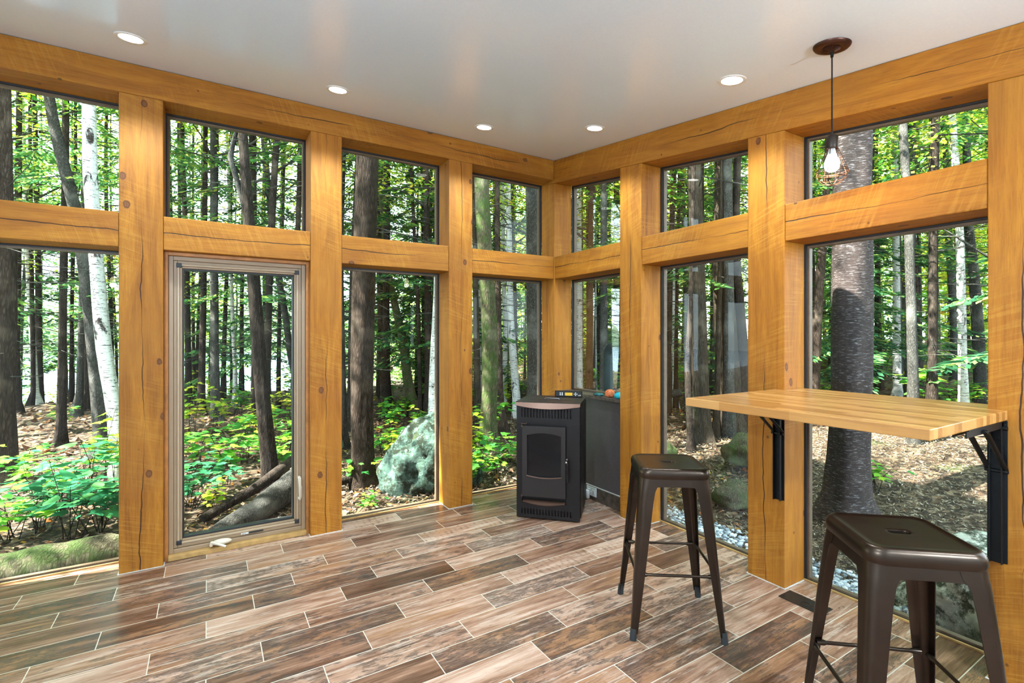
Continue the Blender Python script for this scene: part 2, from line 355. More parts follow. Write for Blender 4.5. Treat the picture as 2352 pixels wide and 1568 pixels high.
def mat_butcher():
    t = NT('butcher_block'); tc = t.n('TexCoord').outputs['Object']; s = t.n('SeparateXYZ', {0: tc})
    r = t.math('DIVIDE', s.outputs[0], .034); row = t.math('FLOOR', r)
    sh = t.n('TexWhiteNoise', {1: row}, noise_dimensions='1D').outputs['Value']
    cl = t.math('DIVIDE', t.math('ADD', s.outputs[1], t.math('MULTIPLY', sh, 3.1)), .31); col = t.math('FLOOR', cl)
    w = t.n('TexWhiteNoise', {0: t.n('CombineXYZ', {0: row, 1: col}).outputs[0]}, noise_dimensions='3D').outputs['Value']
    g = t.noise(t.mapv(tc, (60, 3, 60)), 2.5, 4, .6); g2 = t.noise(t.mapv(tc, (25, 1.5, 25)), 1.5, 3)
    f = t.math('ADD', t.math('MULTIPLY', w, .65), t.math('MULTIPLY', g, .38))
    c = t.ramp(f, [(.15, (.28, .105, .020)), (.5, (.44, .19, .043)), (.85, (.58, .29, .085))])
    c = t.mix(t.math('MULTIPLY', t.sm(g2, .58, .72), .45), c, (.33, .14, .04))
    e = t.math('ABSOLUTE', t.math('SUBTRACT', t.math('FRACT', r), .5)); c = t.mix(t.math('MULTIPLY', t.sm(e, .478, .495), .35), c, (.28, .13, .04))
    return t.bsdf(c, .30, bump=g, bs=.05, bd=.002)
BUTCH = mat_butcher()

def emis(name, col, st):
    t = NT(name); e = t.n('Emission', {'Color': col+(1,), 'Strength': st}); t.t.links.new(e.outputs[0], t.out.inputs[0]); return t.m
LENS = emis('downlight_lens', (1, .97, .92), 14); BULB = emis('bulb_glow', (1, .83, .55), 26)

# ------------------------------------------------------------------ room shell
def cz(y): return 2.9517+.125*y          # ceiling plane
def bz(y): return 2.7486+.125*y          # underside of the sloping beam
RX0, RY0 = -4.36, -5.60
m, c = box_at(RX0, .205, RY0, .205, -.12, 0); tag(m.build('floor', FLOOR, loc=(0, 0, 0)), kind='structure')
bpy.data.objects['floor'].data.transform(Matrix.Translation(c))
v = [(x, y, cz(y)+dz) for dz in (0, .28) for (x, y) in ((RX0-.4, RY0-.3), (.5, RY0-.3), (.5, .5), (RX0-.4, .5))]
o = MB().add(v, [(0, 1, 2, 3), (4, 5, 6, 7), (0, 1, 5, 4), (1, 2, 6, 5), (2, 3, 7, 6), (3, 0, 4, 7)]).build('ceiling', CEIL); tag(o, kind='structure')
tag(MB().box(RX0-.15, .2, RY0-.15, RY0, -.12, cz(RY0)-.003).build('wall_back', PLASTER), kind='structure')
tag(MB().box(RX0-.15, RX0, RY0, .2, -.12, cz(RY0)).add([(x, y, z) for x in (RX0-.15, RX0) for y, z in ((RY0, cz(RY0)), (.2, cz(RY0)), (.2, cz(.2)-.003), (RY0, cz(RY0)-.002))], [(0, 1, 2, 3), (4, 7, 6, 5), (0, 4, 5, 1), (1, 5, 6, 2), (2, 6, 7, 3), (3, 7, 4, 0)]).build('wall_west', PLASTER), kind='structure')

def post(name, x0, x1, y0, y1, ztop0, ztop1, mat, label, axis='x', group='timber posts of the window walls', lean=0):
    """ztop0/ztop1: top heights at the y0 / y1 side"""
    cx, cy_ = (x0+x1)/2, (y0+y1)/2
    v = []
    for (x, y) in ((x0, y0), (x1, y0), (x1, y1), (x0, y1)): v.append((x-cx, y-cy_, -1.2))
    for (x, y, z) in ((x0, y0, ztop0), (x1, y0, ztop0), (x1, y1, ztop1), (x0, y1, ztop1)): v.append((x-cx, y-cy_+lean, z-1.2))
    o = MB().add(v, [(0, 3, 2, 1), (4, 5, 6, 7), (0, 1, 5, 4), (1, 2, 6, 5), (2, 3, 7, 6), (3, 0, 4, 7)]).build(name, mat, bevel=.004, loc=(cx, cy_, 1.2))
    return tag(o, label, 'post', group)

LT = 2.7734
LP = [(-3.0963, -2.8867, 'square pine post left of the tan casement window, nearest the left picture edge'),
      (-2.0618, -1.8549, 'square pine post right of the tan casement window'),
      (-1.0322, -.8246, 'square pine post between the boulder view and the black stove'),
      (-4.30, -4.12, 'pine post further left along the casement wall')]
for a, b, lb in LP: post('timber_post', a, b, 0, .2, LT-.001, LT-.001, T_ZX, lb)
post('timber_post', .001, .2, .001, .2, bz(0)-.001, bz(.2)-.001, T_ZY, 'square pine corner post where the two window walls meet, behind the stove')
RP = [(-1.0532, -.835, 'knotty square pine post right of the painted stones on the ledge'),
      (-2.0905, -1.8767, 'cracked square pine post carrying the left bracket of the bar table'),
      (-3.12, -2.9107, 'square pine post at the right picture edge, behind the bar table end'),
      (-4.15, -3.94, 'pine post further along the bar table wall'), (-5.18, -4.97, 'last pine post of the bar table wall')]
for a, b, lb in RP: post('timber_post', 0, .2, a, b, bz(a)-.002, bz(b)-.002, T_ZY, lb)
m, c = box_at(RX0, -.004, .0, .2, LT, 2.950); tag(m.build('header_beam', T_XZ, bevel=.004, loc=c), 'long level pine beam over the casement window wall', 'beam')
al = math.atan(.125); Lb = 5.8/math.cos(al)
cyb = (.2-5.6)/2
o = MB().box(-.1, .1, -Lb/2, Lb/2, -.1008, .1008).build('header_beam', T_YZ, bevel=.004, loc=(.1, cyb, (cz(cyb)+bz(cyb))/2-.0012), rot=(al, 0, 0))
tag(o, 'long sloping pine beam over the bar table window wall', 'beam')
RZ0, RZ1 = 1.8832, 2.0835
for a, b, lb in ((-4.12, -3.0963, 'pine cross rail in the leftmost window bay'), (-2.8867, -2.0618, 'pine cross rail directly above the tan casement window'),
              (-1.8549, -1.0322, 'cracked pine cross rail above the boulder view, between two left wall posts'), (-.8246, -.001, 'short pine cross rail left of the corner, above the stove')):
    m, c = box_at(a+.001, b-.001, .004, .2, RZ0, RZ1); tag(m.build('cross_rail', T_XZ, bevel=.004, loc=c), lb, 'rail', 'horizontal timber rails between the posts')
for a, b, lb in ((-.835, -.001, 'short pine cross rail right of the corner, above the painted stones'), (-1.8767, -1.0532, 'pine cross rail behind the first bar stool bay, second from the corner'),
              (-2.9107, -2.0905, 'split pine cross rail behind the caged pendant lamp'), (-3.94, -3.12, 'pine cross rail past the right picture edge'), (-4.97, -4.15, 'last pine cross rail of the bar table wall')):
    m, c = box_at(.004, .2, a+.001, b-.001, RZ0, RZ1); tag(m.build('cross_rail', T_YZ, bevel=.004, loc=c), lb, 'rail', 'horizontal timber rails between the posts')

WN = [0]
def window(plane, a, b, z0a, z1a, z0b=None, z1b=None, ledge=False):
    """pane with black gasket and bronze stop, just outside the timbers. plane 'L' (y=.2) or 'R' (x=.2)"""
    z0b = z0a if z0b is None else z0b; z1b = z1a if z1b is None else z1b
    WN[0] += 1; root = empty('window_%d' % WN[0]); tag(root, kind='structure')
    def P(s, z, d): return (s, d, z) if plane == 'L' else (d, s, z)
    def frame(mb, w, d0, d1, ins, mi=0):
        A, B = a+ins, b-ins; za0, za1, zb0, zb1 = z0a+ins, z1a-ins, z0b+ins, z1b-ins
        out = [(A, za0), (B, zb0), (B, zb1), (A, za1)]; inn = [(A+w, za0+w), (B-w, zb0+w), (B-w, zb1-w), (A+w, za1-w)]
        for i in range(4):
            q = [out[i], out[(i+1) % 4], inn[(i+1) % 4], inn[i]]
            vv = [P(s, z, d) for d in (d0, d1) for (s, z) in q]
            mb.add(vv, [(0, 1, 2, 3), (7, 6, 5, 4), (0, 4, 5, 1), (1, 5, 6, 2), (2, 6, 7, 3), (3, 7, 4, 0)], mi)
    g = MB(); frame(g, .011, .2005, .214, -.002); g.build('gasket', GASKET, root)
    s_ = MB(); frame(s_, .022, .2145, .245, -.002); s_.build('glazing_stop', STOP, root)
    q = [(a+.02, z0a+.02), (b-.02, z0b+.02), (b-.02, z1b-.02), (a+.02, z1a-.02)]
    vv = [P(s, z, d) for d in (.226, .232) for (s, z) in q]
    MB().add(vv, [(0, 1, 2, 3), (7, 6, 5, 4), (0, 4, 5, 1), (1, 5, 6, 2), (2, 6, 7, 3), (3, 7, 4, 0)]).build('pane', GLASS, root)
for a, b in ((-4.12, -3.0963), (-1.8549, -1.0322), (-.8246, .0)):
    window('L', a, b, -.004, RZ0); window('L', a, b, RZ1, LT)
window('L', -2.8867, -2.0618, RZ1, LT)
for a, b in ((-1.8767, -1.0532), (-2.9107, -2.0905), (-3.94, -3.12), (-4.97, -4.15)): window('R', a, b, -.004, RZ0); window('R', a, b, RZ1, bz(a), RZ1, bz(b))
window('R', -.835, .0, .872, RZ0); window('R', -.835, .0, RZ1, bz(-.835), RZ1, bz(0))
# thin pale sill strips where floor meets glass
k = 0
for a, b in ((-4.12, -3.0963), (-1.8549, -1.0322), (-.8246, .0)):
    k += 1; tag(MB().box(a, b, .188, .2, 0, .008).build('trim_%d' % k, T_CLEAN), kind='structure')
for a, b in ((-1.8767, -1.0532), (-2.9107, -2.0905), (-3.94, -3.12), (-4.97, -4.15)):
    k += 1; tag(MB().box(.188, .2, a, b, 0, .008).build('trim_%d' % k, T_CLEAN), kind='structure')
# caulk lines round post feet
mb = MB()
for a, b, _ in LP: mb.box(a-.006, b+.006, -.006, -.0005, 0, .003).box(a-.006, a-.0005, 0, .19, 0, .003).box(b+.0005, b+.006, 0, .19, 0, .003)
for a, b, _ in RP: mb.box(-.006, -.0005, a-.006, b+.006, 0, .003).box(0, .19, a-.006, a-.0005, 0, .003).box(0, .19, b+.0005, b+.006, 0, .003)
tag(mb.build('trim_20', CAULK), kind='structure')
tag(MB().box(RX0-.1, .19, RY0, .19, -.5, -.125).build('trim_21', PLASTER), kind='structure')

# ---- casement window
cw = empty('casement_window', (-2.474, .1, .02)); tag(cw, 'tan vinyl casement window with a crank handle, set low between two pine posts', 'window')
def CW(x, y, z): return (x+2.474, y-.1, z-.02)
def cbox(mb, x0, x1, y0, y1, z0, z1, mi=0):
    a = CW(x0, y0, z0); b = CW(x1, y1, z1); return mb.box(a[0], b[0], a[1], b[1], a[2], b[2], mi)
mb = MB(); cbox(mb, -2.886, -2.867, .055, .235, .0, 1.882); cbox(mb, -2.081, -2.0625, .055, .235, .0, 1.882); cbox(mb, -2.867, -2.081, .055, .235, 1.862, 1.882)
mb.build('jamb_liner', T_LINER, cw, bevel=.002)
mb = MB(); cbox(mb, -2.867, -2.081, .045, .235, .001, .030); mb.build('wooden_sill', T_CLEAN, cw, bevel=.002)
def rframe(x0, x1, z0, z1, w, y0, y1, mat, name, parent, bev=.003, wb=None):
    mb = MB(); wb = wb or w
    cbox(mb, x0, x0+w, y0, y1, z0, z1); cbox(mb, x1-w, x1, y0, y1, z0, z1); cbox(mb, x0+w, x1-w, y0, y1, z1-w, z1); cbox(mb, x0+w, x1-w, y0, y1, z0, z0+wb)
    return mb.build(name, mat, parent, bevel=bev)
rframe(-2.867, -2.081, .030, 1.862, .026, .082, .20, TAN, 'outer_frame', cw)
rframe(-2.841, -2.107, .058, 1.836, .020, .094, .19, TAN, 'inner_frame', cw)
sash = rframe(-2.822, -2.126, .080, 1.817, .013, .088, .20, TAN2, 'sash', cw)
rframe(-2.809, -2.139, .093, 1.804, .013, .096, .19, TAN, 'sash_bead', cw)
rframe(-2.796, -2.152, .108, 1.790, .009, .110, .16, GASKET, 'glass_gasket', cw, .001)
mb = MB(); cbox(mb, -2.792, -2.156, .130, .137, .112, 1.786); mb.build('pane', GLASS, cw)
for x in (-2.826, -2.150):
    for z in (.076, 1.793):
        mb = MB(); cbox(mb, x, x+.028, .084, .10, z, z+.028); mb.build('corner_clip', GASKET, cw, bevel=.003)
mb = MB(); cbox(mb, -2.43, -2.345, .080, .086, .071, .079, 0); cbox(mb, -2.475, -2.432, .080, .086, .071, .079, 1)
cbox(mb, -2.470, -2.466, .0795, .080, .0725, .0775, 0)
cbox(mb, -2.463, -2.459, .0795, .080, .0725, .0775, 0); cbox(mb, -2.456, -2.447, .0795, .080, .0738, .0762, 0); mb.build('sticker', [GASKET, WHITE], cw)
lock = MB().tube([CW(-2.122, .084, .395), CW(-2.122, .060, .392), CW(-2.122, .052, .35), CW(-2.122, .054, .30), CW(-2.120, .058, .262)], [.010, .011, .010, .009, .007], 10)
lock.tube([CW(-2.116, .082, .34), CW(-2.111, .062, .335), CW(-2.111, .062, .27), CW(-2.120, .070, .248), CW(-2.124, .084, .256)], [.004, .005, .005, .010, .009], 8)
lock.build('sash_lock', CREAM, cw, smooth=True)
cr = MB().lathe([(.001, .028), (.012, .026), (.026, .018), (.033, .006), (.034, 0)], CW(-2.585, .078, .052), 20, M=Matrix.Rotation(PI/2, 4, 'X') @ Matrix.Scale(1.7, 4, (1, 0, 0)) @ Matrix.Scale(.6, 4, (0, 1, 0)))
cr.tube([CW(-2.640, .062, .060), CW(-2.628, .048, .062), CW(-2.60, .035, .052), CW(-2.563, .022, .036)], [.012, .011, .008, .0085], 10)
cr.lathe([(.001, .012), (.009, .009), (.012, 0), (.009, -.009), (.001, -.012)], CW(-2.642, .056, .050), 14)
cr.build('crank_handle', CREAM, cw, smooth=True)

# ---- half wall with ledge
hw = MB().box(.09, .2, -.833, -.001, 0, .85).build('wall_low', PANEL); tag(hw, kind='structure')
tag(MB().box(.078, .0895, -.833, -.001, 0, .112).build('baseboard_right', DARKTILE, bevel=.001), kind='structure')
tag(MB().box(.080, .0895, -.833, -.001, .1125, .118).build('trim_22', CAULK), kind='structure')
lg = MB().box(.045, .199, -.833, -.001, .851, .8785).build('window_ledge', DARKTILE, bevel=.003); tag(lg, 'dark mottled tile ledge on the low wall, holding the painted stones', 'ledge')

ot = empty('power_outlet', (.078, -.423, .072)); tag(ot, 'white duplex power outlet on the dark baseboard beside the stove', 'outlet')
MB().box(-.006, 0, -.060, .060, -.037, .037).build('cover_plate', WHITE, ot, bevel=.0015)
for s in (-1, 1):
    f = MB().box(-.008, -.0055, s*.024-.016, s*.024+.016, -.017, .017).build('socket', WHITE, ot, bevel=.002)
    MB().box(-.0086, -.0079, s*.024-.007, s*.024-.0045, -.005, .006).box(-.0086, -.0079, s*.024+.0045, s*.024+.007, -.005, .006).box(-.0086, -.0079, s*.024-.002, s*.024+.002, -.012, -.008).build('slots', INK, f)
pl = empty('plug_adapter', (.066, -.385, .045)); tag(pl, 'small white plug-in adapter beside the outlet, partly behind the stove', 'adapter')
MB().box(-.028, .0, -.028, .028, -.034, .034).build('housing', WHITE, pl, bevel=.006, smooth=True)
MB().box(-.030, -.0275, -.012, .012, .005, .02).build('indicator', TAN2, pl, bevel=.001)
MB().box(0, .006, -.010, -.006, -.006, .006).box(0, .006, .006, .010, -.006, .006).build('prongs', CHROME, pl)

# ---- floor register
fr_ = empty('floor_register', (-.05, -2.225, .0)); tag(fr_, 'dark metal floor register plate in front of the bar table post', 'vent')
MB().box(-.054, .054, -.108, .108, .0005, .005).build('plate', GUNIN, fr_, bevel=.0015)
mb = MB()
for i in range(3):
    mb.tube([(-.02+.018*math.cos(a*PI/8)*1.2, -.01-.045*i+.02*math.sin(a*PI/8), .0052) for a in range(17)], .0012, 5)
mb.build('embossed_rings', BLACK, fr_)
MB().lathe([(.005, .0005), (.004, .002)], (-.03, .09, .005), 10).lathe([(.005, .0005), (.004, .002)], (-.03, -.09, .005), 10).build('screws', BLACK, fr_)

# ---- downlights
DL = [(-2.998, -.409, 'recessed ceiling light nearest the left picture edge'), (-1.972, -.413, 'recessed ceiling light second from left, above the tan casement window'), (-.932, -.399, 'recessed ceiling light above the left wall, third from left'),
      (-.337, -.935, 'recessed ceiling light closest to the room corner, right of the corner'), (-.337, -2.007, 'recessed ceiling light left of the bronze pendant lamp'),
      (-.337, -4.05, 'added fill downlight behind the camera on the bar table side'), (-2.0, -3.0, 'added fill downlight right above the camera'), (-3.5, -2.6, 'added fill downlight left of the camera'), (-2.0, -4.9, 'added fill downlight at the back of the room'), (-3.5, -4.4, 'added fill downlight at the back left of the room')]  # this row is out of view, added to brighten the room
RC = Matrix.Rotation(al, 4, 'X')
for x, y, lb in DL:
    if y > -2.2:
        r0 = empty('ceiling_light', (x, y, cz(y))); r0.rotation_euler = (al, 0, 0); tag(r0, lb, 'light', 'round recessed ceiling lights')
        MB().lathe([(.052, -.0005), (.052, -.004), (.063, -.006), (.069, -.003), (.070, -.0005)], n=36).build('trim_ring', WHITE, r0, smooth=True)
        MB().lathe([(.001, -.0035), (.050, -.0035), (.0515, -.001)], n=32).build('lens', LENS, r0, smooth=True)
    else:
        r0 = empty('ceiling_light', (x, y, cz(y))); r0.rotation_euler = (al, 0, 0); tag(r0, lb, 'light', 'round recessed ceiling lights')
        MB().lathe([(.052, -.0005), (.052, -.004), (.063, -.006), (.069, -.003), (.070, -.0005)], n=24).build('trim_ring', WHITE, r0, smooth=True)
        MB().lathe([(.001, -.0035), (.050, -.0035), (.0515, -.001)], n=24).build('lens', LENS, r0, smooth=True)
    ld = bpy.data.lights.new('downlight', 'SPOT'); ld.energy = DOWN_E; ld.spot_size = math.radians(112); ld.spot_blend = .7; ld.shadow_soft_size = .04; ld.color = (.66, .85, 1.0)
    lo = bpy.data.objects.new('downlight_lamp', ld); COL.objects.link(lo); lo.parent = r0; lo.location = (0, 0, -.02)

# ---- pendant
px_, py_ = -.336, -2.491
pd = empty('pendant_lamp', (px_, py_, cz(py_))); tag(pd, 'oil-rubbed bronze pendant lamp with a glowing bulb in a wire cage over the bar table', 'lamp')
mb = MB(); mb.lathe([(.001, -.030), (.008, -.030), (.018, -.020), (.036, -.012), (.045, -.016), (.056, -.016), (.066, -.013), (.072, -.006), (.073, -.001)], n=48, M=RC)
mb.build('canopy', BRONZE, pd, smooth=True)
mb = MB()
for i in range(28):
    a = 2*PI*i/28; mb.tube([RC @ Vector((r*math.cos(a), r*math.sin(a), z)) for r, z in ((.012, -.026), (.022, -.0205), (.034, -.0155))], [.0012, .0017, .0022], 5)
mb.build('canopy_ribs', BRONZE, pd, smooth=True)
MB().tube([(0, 0, -.028), (0, 0, -.052)], [.007, .006], 12).build('cord_grip', BLACK, pd, smooth=True)
zc_ = cz(py_)
MB().tube([(0, 0, -.05), (0, 0, 2.255-zc_)], .003, 10).build('cord', BLACK, pd, smooth=True)
s0 = 2.242-zc_
MB().lathe([(.005, .018), (.006, .006), (.020, .002), (.0235, -.004), (.0235, -.052), (.021, -.056), (.001, -.056)], (0, 0, s0), 28).build('socket', GUNIN, pd, smooth=True)
bb = MB().lathe([(.013, -.050), (.014, -.064), (.0175, -.080)], (0, 0, s0), 24)
bb.build('bulb_neck', WHITE, pd, smooth=True)
MB().lathe([(.0172, -.080), (.024, -.098), (.0295, -.115), (.030, -.128), (.026, -.142), (.016, -.152), (.001, -.156)], (0, 0, s0), 28).build('bulb', BULB, pd, smooth=True)
mb = MB()
prof = [(.022, -.054), (.030, -.075), (.045, -.115), (.058, -.150), (.061, -.160), (.055, -.180), (.040, -.199), (.020, -.210), (.002, -.213)]
for i in range(8):
    a = 2*PI*i/8+.2; mb.tube([(r*math.cos(a), r*math.sin(a), s0+z) for r, z in prof], .0014, 6)
for r, z in ((.0225, -.056), (.0595, -.152), (.0615, -.160), (.052, -.184)):
    mb.tube([(r*math.cos(2*PI*j/36), r*math.sin(2*PI*j/36), s0+z) for j in range(37)], .0015, 6, cap=False)
mb.build('wire_cage', BRONZE, pd, smooth=True)
def bulb_light(par, e, colr):
    ld = bpy.data.lights.new('bulb_light', 'POINT'); ld.energy = e; ld.color = colr; ld.shadow_soft_size = .03
    lo = bpy.data.objects.new('bulb_lamp', ld); COL.objects.link(lo); lo.parent = par; lo.location = (0, 0, s0-.175)
bulb_light(pd, 7, (1, .80, .52))
for (x, y, lb) in ((-.9, -4.55, 'added fill pendant, unseen behind the camera on the bar table side'), (-3.6, -3.3, 'added fill pendant, unseen behind the camera on the far left')):  # pendant copies added out of view to light the ceiling
    q = pd.copy(); COL.objects.link(q); q.location = (x, y, cz(y)); q['label'] = lb
    for ch in list(pd.children):
        if ch.type == 'MESH': c_ = ch.copy(); COL.objects.link(c_); c_.parent = q
    bulb_light(q, 235, (.66, .85, 1.0))

# ---- bar table with folding brackets
TZ = 1.0779
tb = empty('bar_table', (-.27, -2.504, TZ)); tag(tb, 'wall-mounted butcher block bar table on black folding brackets, in front of the window', 'table')
poly = [(-.738, -2.969), (-.001, -2.969), (-.001, -2.909), (.186, -2.909), (.186, -2.092), (-.001, -2.092), (-.001, -2.039), (-.738, -2.039)]
poly = [(x+.27, y+2.504) for x, y in poly]
MB().prism(poly, -.037, 0).build('tabletop', BUTCH, tb, bevel=.003)
for (yc, nm) in ((-2.062, 'a'), (-2.940, 'b')):
    y = yc+2.504; X0 = .27   # wall face in local x
    br = empty('folding_bracket', (0, y, 0)); br.parent = tb
    zt = -.038
    mb = MB(); w = .018
    mb.box(X0-.0045, X0-.001, -w-.012, w+.012, -.60, zt-.002).box(X0-.030, X0-.004, -w-.002, -w+.002, -.60, zt-.002).box(X0-.030, X0-.004, w-.002, w+.002, -.60, zt-.002).box(X0-.012, X0-.004, -w, w, -.60, zt-.002)
    mb.build('wall_channel', BLACK, br, bevel=.001)
    mb = MB(); mb.box(X0-.40, X0-.012, -w-.008, w+.008, zt-.004, zt).box(X0-.40, X0-.012, -w-.002, -w+.002, zt-.030, zt-.004)
    mb.box(X0-.40, X0-.012, w-.002, w+.002, zt-.030, zt-.004).box(X0-.60, X0-.39, -.010, .010, zt-.008, zt-.001)
    mb.build('table_channel', BLACK, br, bevel=.001)
    mb = MB()
    for s in (-1, 1):
        mb.tube([(X0-.255, s*(w+.006), zt-.020), (X0-.235, s*(w+.008), zt-.020), (X0-.02, s*(w+.008), zt-.185), (X0-.012, s*(w+.008), zt-.205)], [.009, .011, .010, .010], 8, flat=.5)
    mb.build('support_arm', BLACK, br, smooth=True)
    mb = MB()
    for (xx, zz) in ((X0-.24, zt-.020), (X0-.014, zt-.20), (X0-.02, zt-.03)): mb.tube([(xx, -w-.016, zz), (xx, w+.016, zz)], .0075, 10)
    mb.build('pivot_pins', CHROME if False else BLACK, br, smooth=True)
    mb = MB()
    for zz in (-.12, -.33, -.56): mb.tube([(X0-.014, 0, zz), (X0-.010, 0, zz)], .006, 10)
    mb.build('screws', BLACK, br, smooth=True)

# ---- bar stools
def rrect(h, r, n=12, hy=None):
    hy = hy or h; pts = []
    for cx_, cy_, a0 in ((h-r, hy-r, 0), (-h+r, hy-r, PI/2), (-h+r, -hy+r, PI), (h-r, -hy+r, 3*PI/2)):
        for i in range(n): a = a0+PI/2*i/(n-1); pts.append((cx_+r*math.cos(a), cy_+r*math.sin(a)))
    return pts
def make_stool(loc, rz, label):
    st = empty('bar_stool', loc, rz); tag(st, label, 'stool', 'metal bar stools')
    n = 48; mb = MB()
    loops = [(.158, .048, .712), (.1605, .050, .722), (.1605, .050, .738), (.158, .050, .748), (.152, .047, .7565), (.144, .042, .7600), (.139, .038, .7590), (.137, .037, .7575), (.120, .03, .7570)]
    vs = []
    for h, r, z in loops: vs += [(x, y, z) for x, y in rrect(h, r)]
    slot = rrect(.031, .0150, 12, .0160)
    for gr, z in ((.010, .757), (.0035, .757), (.0005, .7555), (0, .7535), (0, .738)): vs += [(x+math.copysign(gr, x), y+math.copysign(gr, y), z) for x, y in slot]
    k = len(loops)+5
    mb.add(vs, [(i*n+j, i*n+(j+1) % n, (i+1)*n+(j+1) % n, (i+1)*n+j) for i in range(k-1) for j in range(n)])
    # underside skin
    vs = [(x*.985, y*.985, .713) for x, y in rrect(.158, .048)]+[(x*.985, y*.985, .742) for x, y in rrect(.156, .048)]+[(x, y, .744) for x, y in slot]
    mb.add(vs, [(i*n+j, (i+1)*n+j, (i+1)*n+(j+1) % n, i*n+(j+1) % n) for i in range(2) for j in range(n)])
    mb.build('seat', GUN, st, smooth=True)
    # skirt under the seat
    mb = MB()
    for q in range(4):
        M = Matrix.Rotation(q*PI/2, 4, 'Z'); pts = []
        N = 14; h0 = .1565
        top = [(-.110+.220*i/N, .713) for i in range(N+1)]
        bot = [(-.110+.220*i/N, .678+(.012*(1-abs(2*i/N-1)**6))-.012) for i in range(N+1)]
        for off in (0, -.003):
            for (x, z) in top: pts.append(M @ Vector((x, -(h0+(.713-z)*.0755)-off, z)))
            for (x, z) in bot: pts.append(M @ Vector((x, -(h0+(.713-z)*.0755)-off, z)))
        K = N+1; f = []
        for b in (0, 2*K): f += [(b+i, b+i+1, b+K+i+1, b+K+i) for i in range(N)]
        f += [(i, i+1, 2*K+i+1, 2*K+i) for i in range(N)]+[(K+i, K+i+1, 3*K+i+1, 3*K+i) for i in range(N)]
        mb.add(pts, f)
    mb.build('skirt', GUN, st)
    for (sx, sy) in ((1, 1), (-1, 1), (-1, -1), (1, -1)):
        mb = MB(); vs = []; levels = [(z_, .1575+(.714-z_)*.0755, f_, r_) for z_, f_, r_ in ((.7125, .090, .046), (.690, .086, .044), (.675, .076, .040), (.655, .068, .037), (.60, .062, .034), (.30, .046, .024), (.075, .031, .015), (.030, .028, .014))]
        sec = 15
        for z, h, fl, r in levels:
            for th in (0, .0028):
                H = h-th; R = max(r-th, .004); pts = []
                pts.append((H, h-fl))
                for i in range(sec-2): a = PI/2*i/(sec-3); pts.append((H-R+R*math.cos(a), H-R+R*math.sin(a)))
                pts.append((h-fl, H))
                vs += [(x*sx, y*sy, z) for x, y in pts]
        f = []; n2 = 2*sec
        for i in range(len(levels)-1):
            A = i*n2; B = (i+1)*n2
            for j in range(sec-1):
                f.append((A+j, A+j+1, B+j+1, B+j)); f.append((A+sec+j+1, A+sec+j, B+sec+j, B+sec+j+1))
            f.append((A, B, B+sec, A+sec)); f.append((A+sec-1, A+2*sec-1, B+2*sec-1, B+sec-1))
        for A in (0, (len(levels)-1)*n2): f += [(A+j, A+j+1, A+sec+j+1, A+sec+j) for j in range(sec-1)]
        mb.add(vs, f)
        # pressed rib down the leg
        lg_ = mb.build('leg', GUN, st, smooth=True)
        c0 = .1975
        MB().tube([(sx*c0*1.0, sy*c0*1.0, .05), (sx*(c0+.0035), sy*(c0+.0035), .0)], [.0145, .0155], 14).build('rubber_foot', RUBBER, lg_, smooth=True)
    # foot rails
    zr = .285; hr = .180
    for q in range(4):
        M = Matrix.Rotation(q*PI/2, 4, 'Z')
        MB().tube([M @ Vector((x, -hr, zr)) for x in (-.165, -.140, -.132, .132, .140, .165)], [.010, .010, .0065, .0065, .010, .010], 10).build('foot_rail', GUN, st, smooth=True)
    mb = MB()
    mb.tube([(-.145, -.145, .668), (0, 0, .690), (.145, .145, .668)], .008, 8, flat=.4).tube([(-.145, .145, .664), (0, 0, .684), (.145, -.145, .664)], .008, 8, flat=.4)
    mb.build('cross_brace', GUNIN, st)
    return st
make_stool((-.745, -1.94, 0), math.radians(-36.0), 'bronze metal bar stool with a slotted seat, the farther one, left of the bar table')
make_stool((-.815, -2.915, 0), math.radians(-41.0), 'bronze metal bar stool with slotted seat, the nearer one, cropped by the bottom edge')

# ---- pellet stove
sv = empty('pellet_stove', (-.507, -.605, 0), math.radians(-46)); tag(sv, 'black freestanding pellet stove with a glass door, angled in the room corner', 'stove')
Wd = .236
mb = MB()
mb.box(-Wd, Wd, .02, .405, .012, .866)                                   # main body
mb.build('body', STOVE, sv, bevel=.006)
# front face plate with slots (top and bottom grilles)
def slotted(z0, z1, n, xa, xb, zz0, zz1, name):
    mb = MB(); mb.box(-Wd-.002, xa, -.002, .019, z0, z1).box(xb, Wd+.002, -.002, .019, z0, z1).box(xa, xb, -.002, .019, z0, zz0).box(xa, xb, -.002, .019, zz1, z1)
    p = (xb-xa)/n
    for i in range(n): mb.box(xa+i*p+p*.42, xa+(i+1)*p if i < n-1 else xb, -.002, .019, zz0, zz1)
    o = mb.build(name, STOVE, sv); return o
slotted(.715, .862, 17, -.200, .190, .760, .828, 'upper_grille')
slotted(.010, .125, 17, -.200, .190, .035, .078, 'lower_grille')
mb = MB().box(-Wd-.002, -.196, -.002, .019, .1255, .7145).box(.140, Wd+.002, -.002, .019, .1255, .7145).build('front_frame', STOVE, sv)
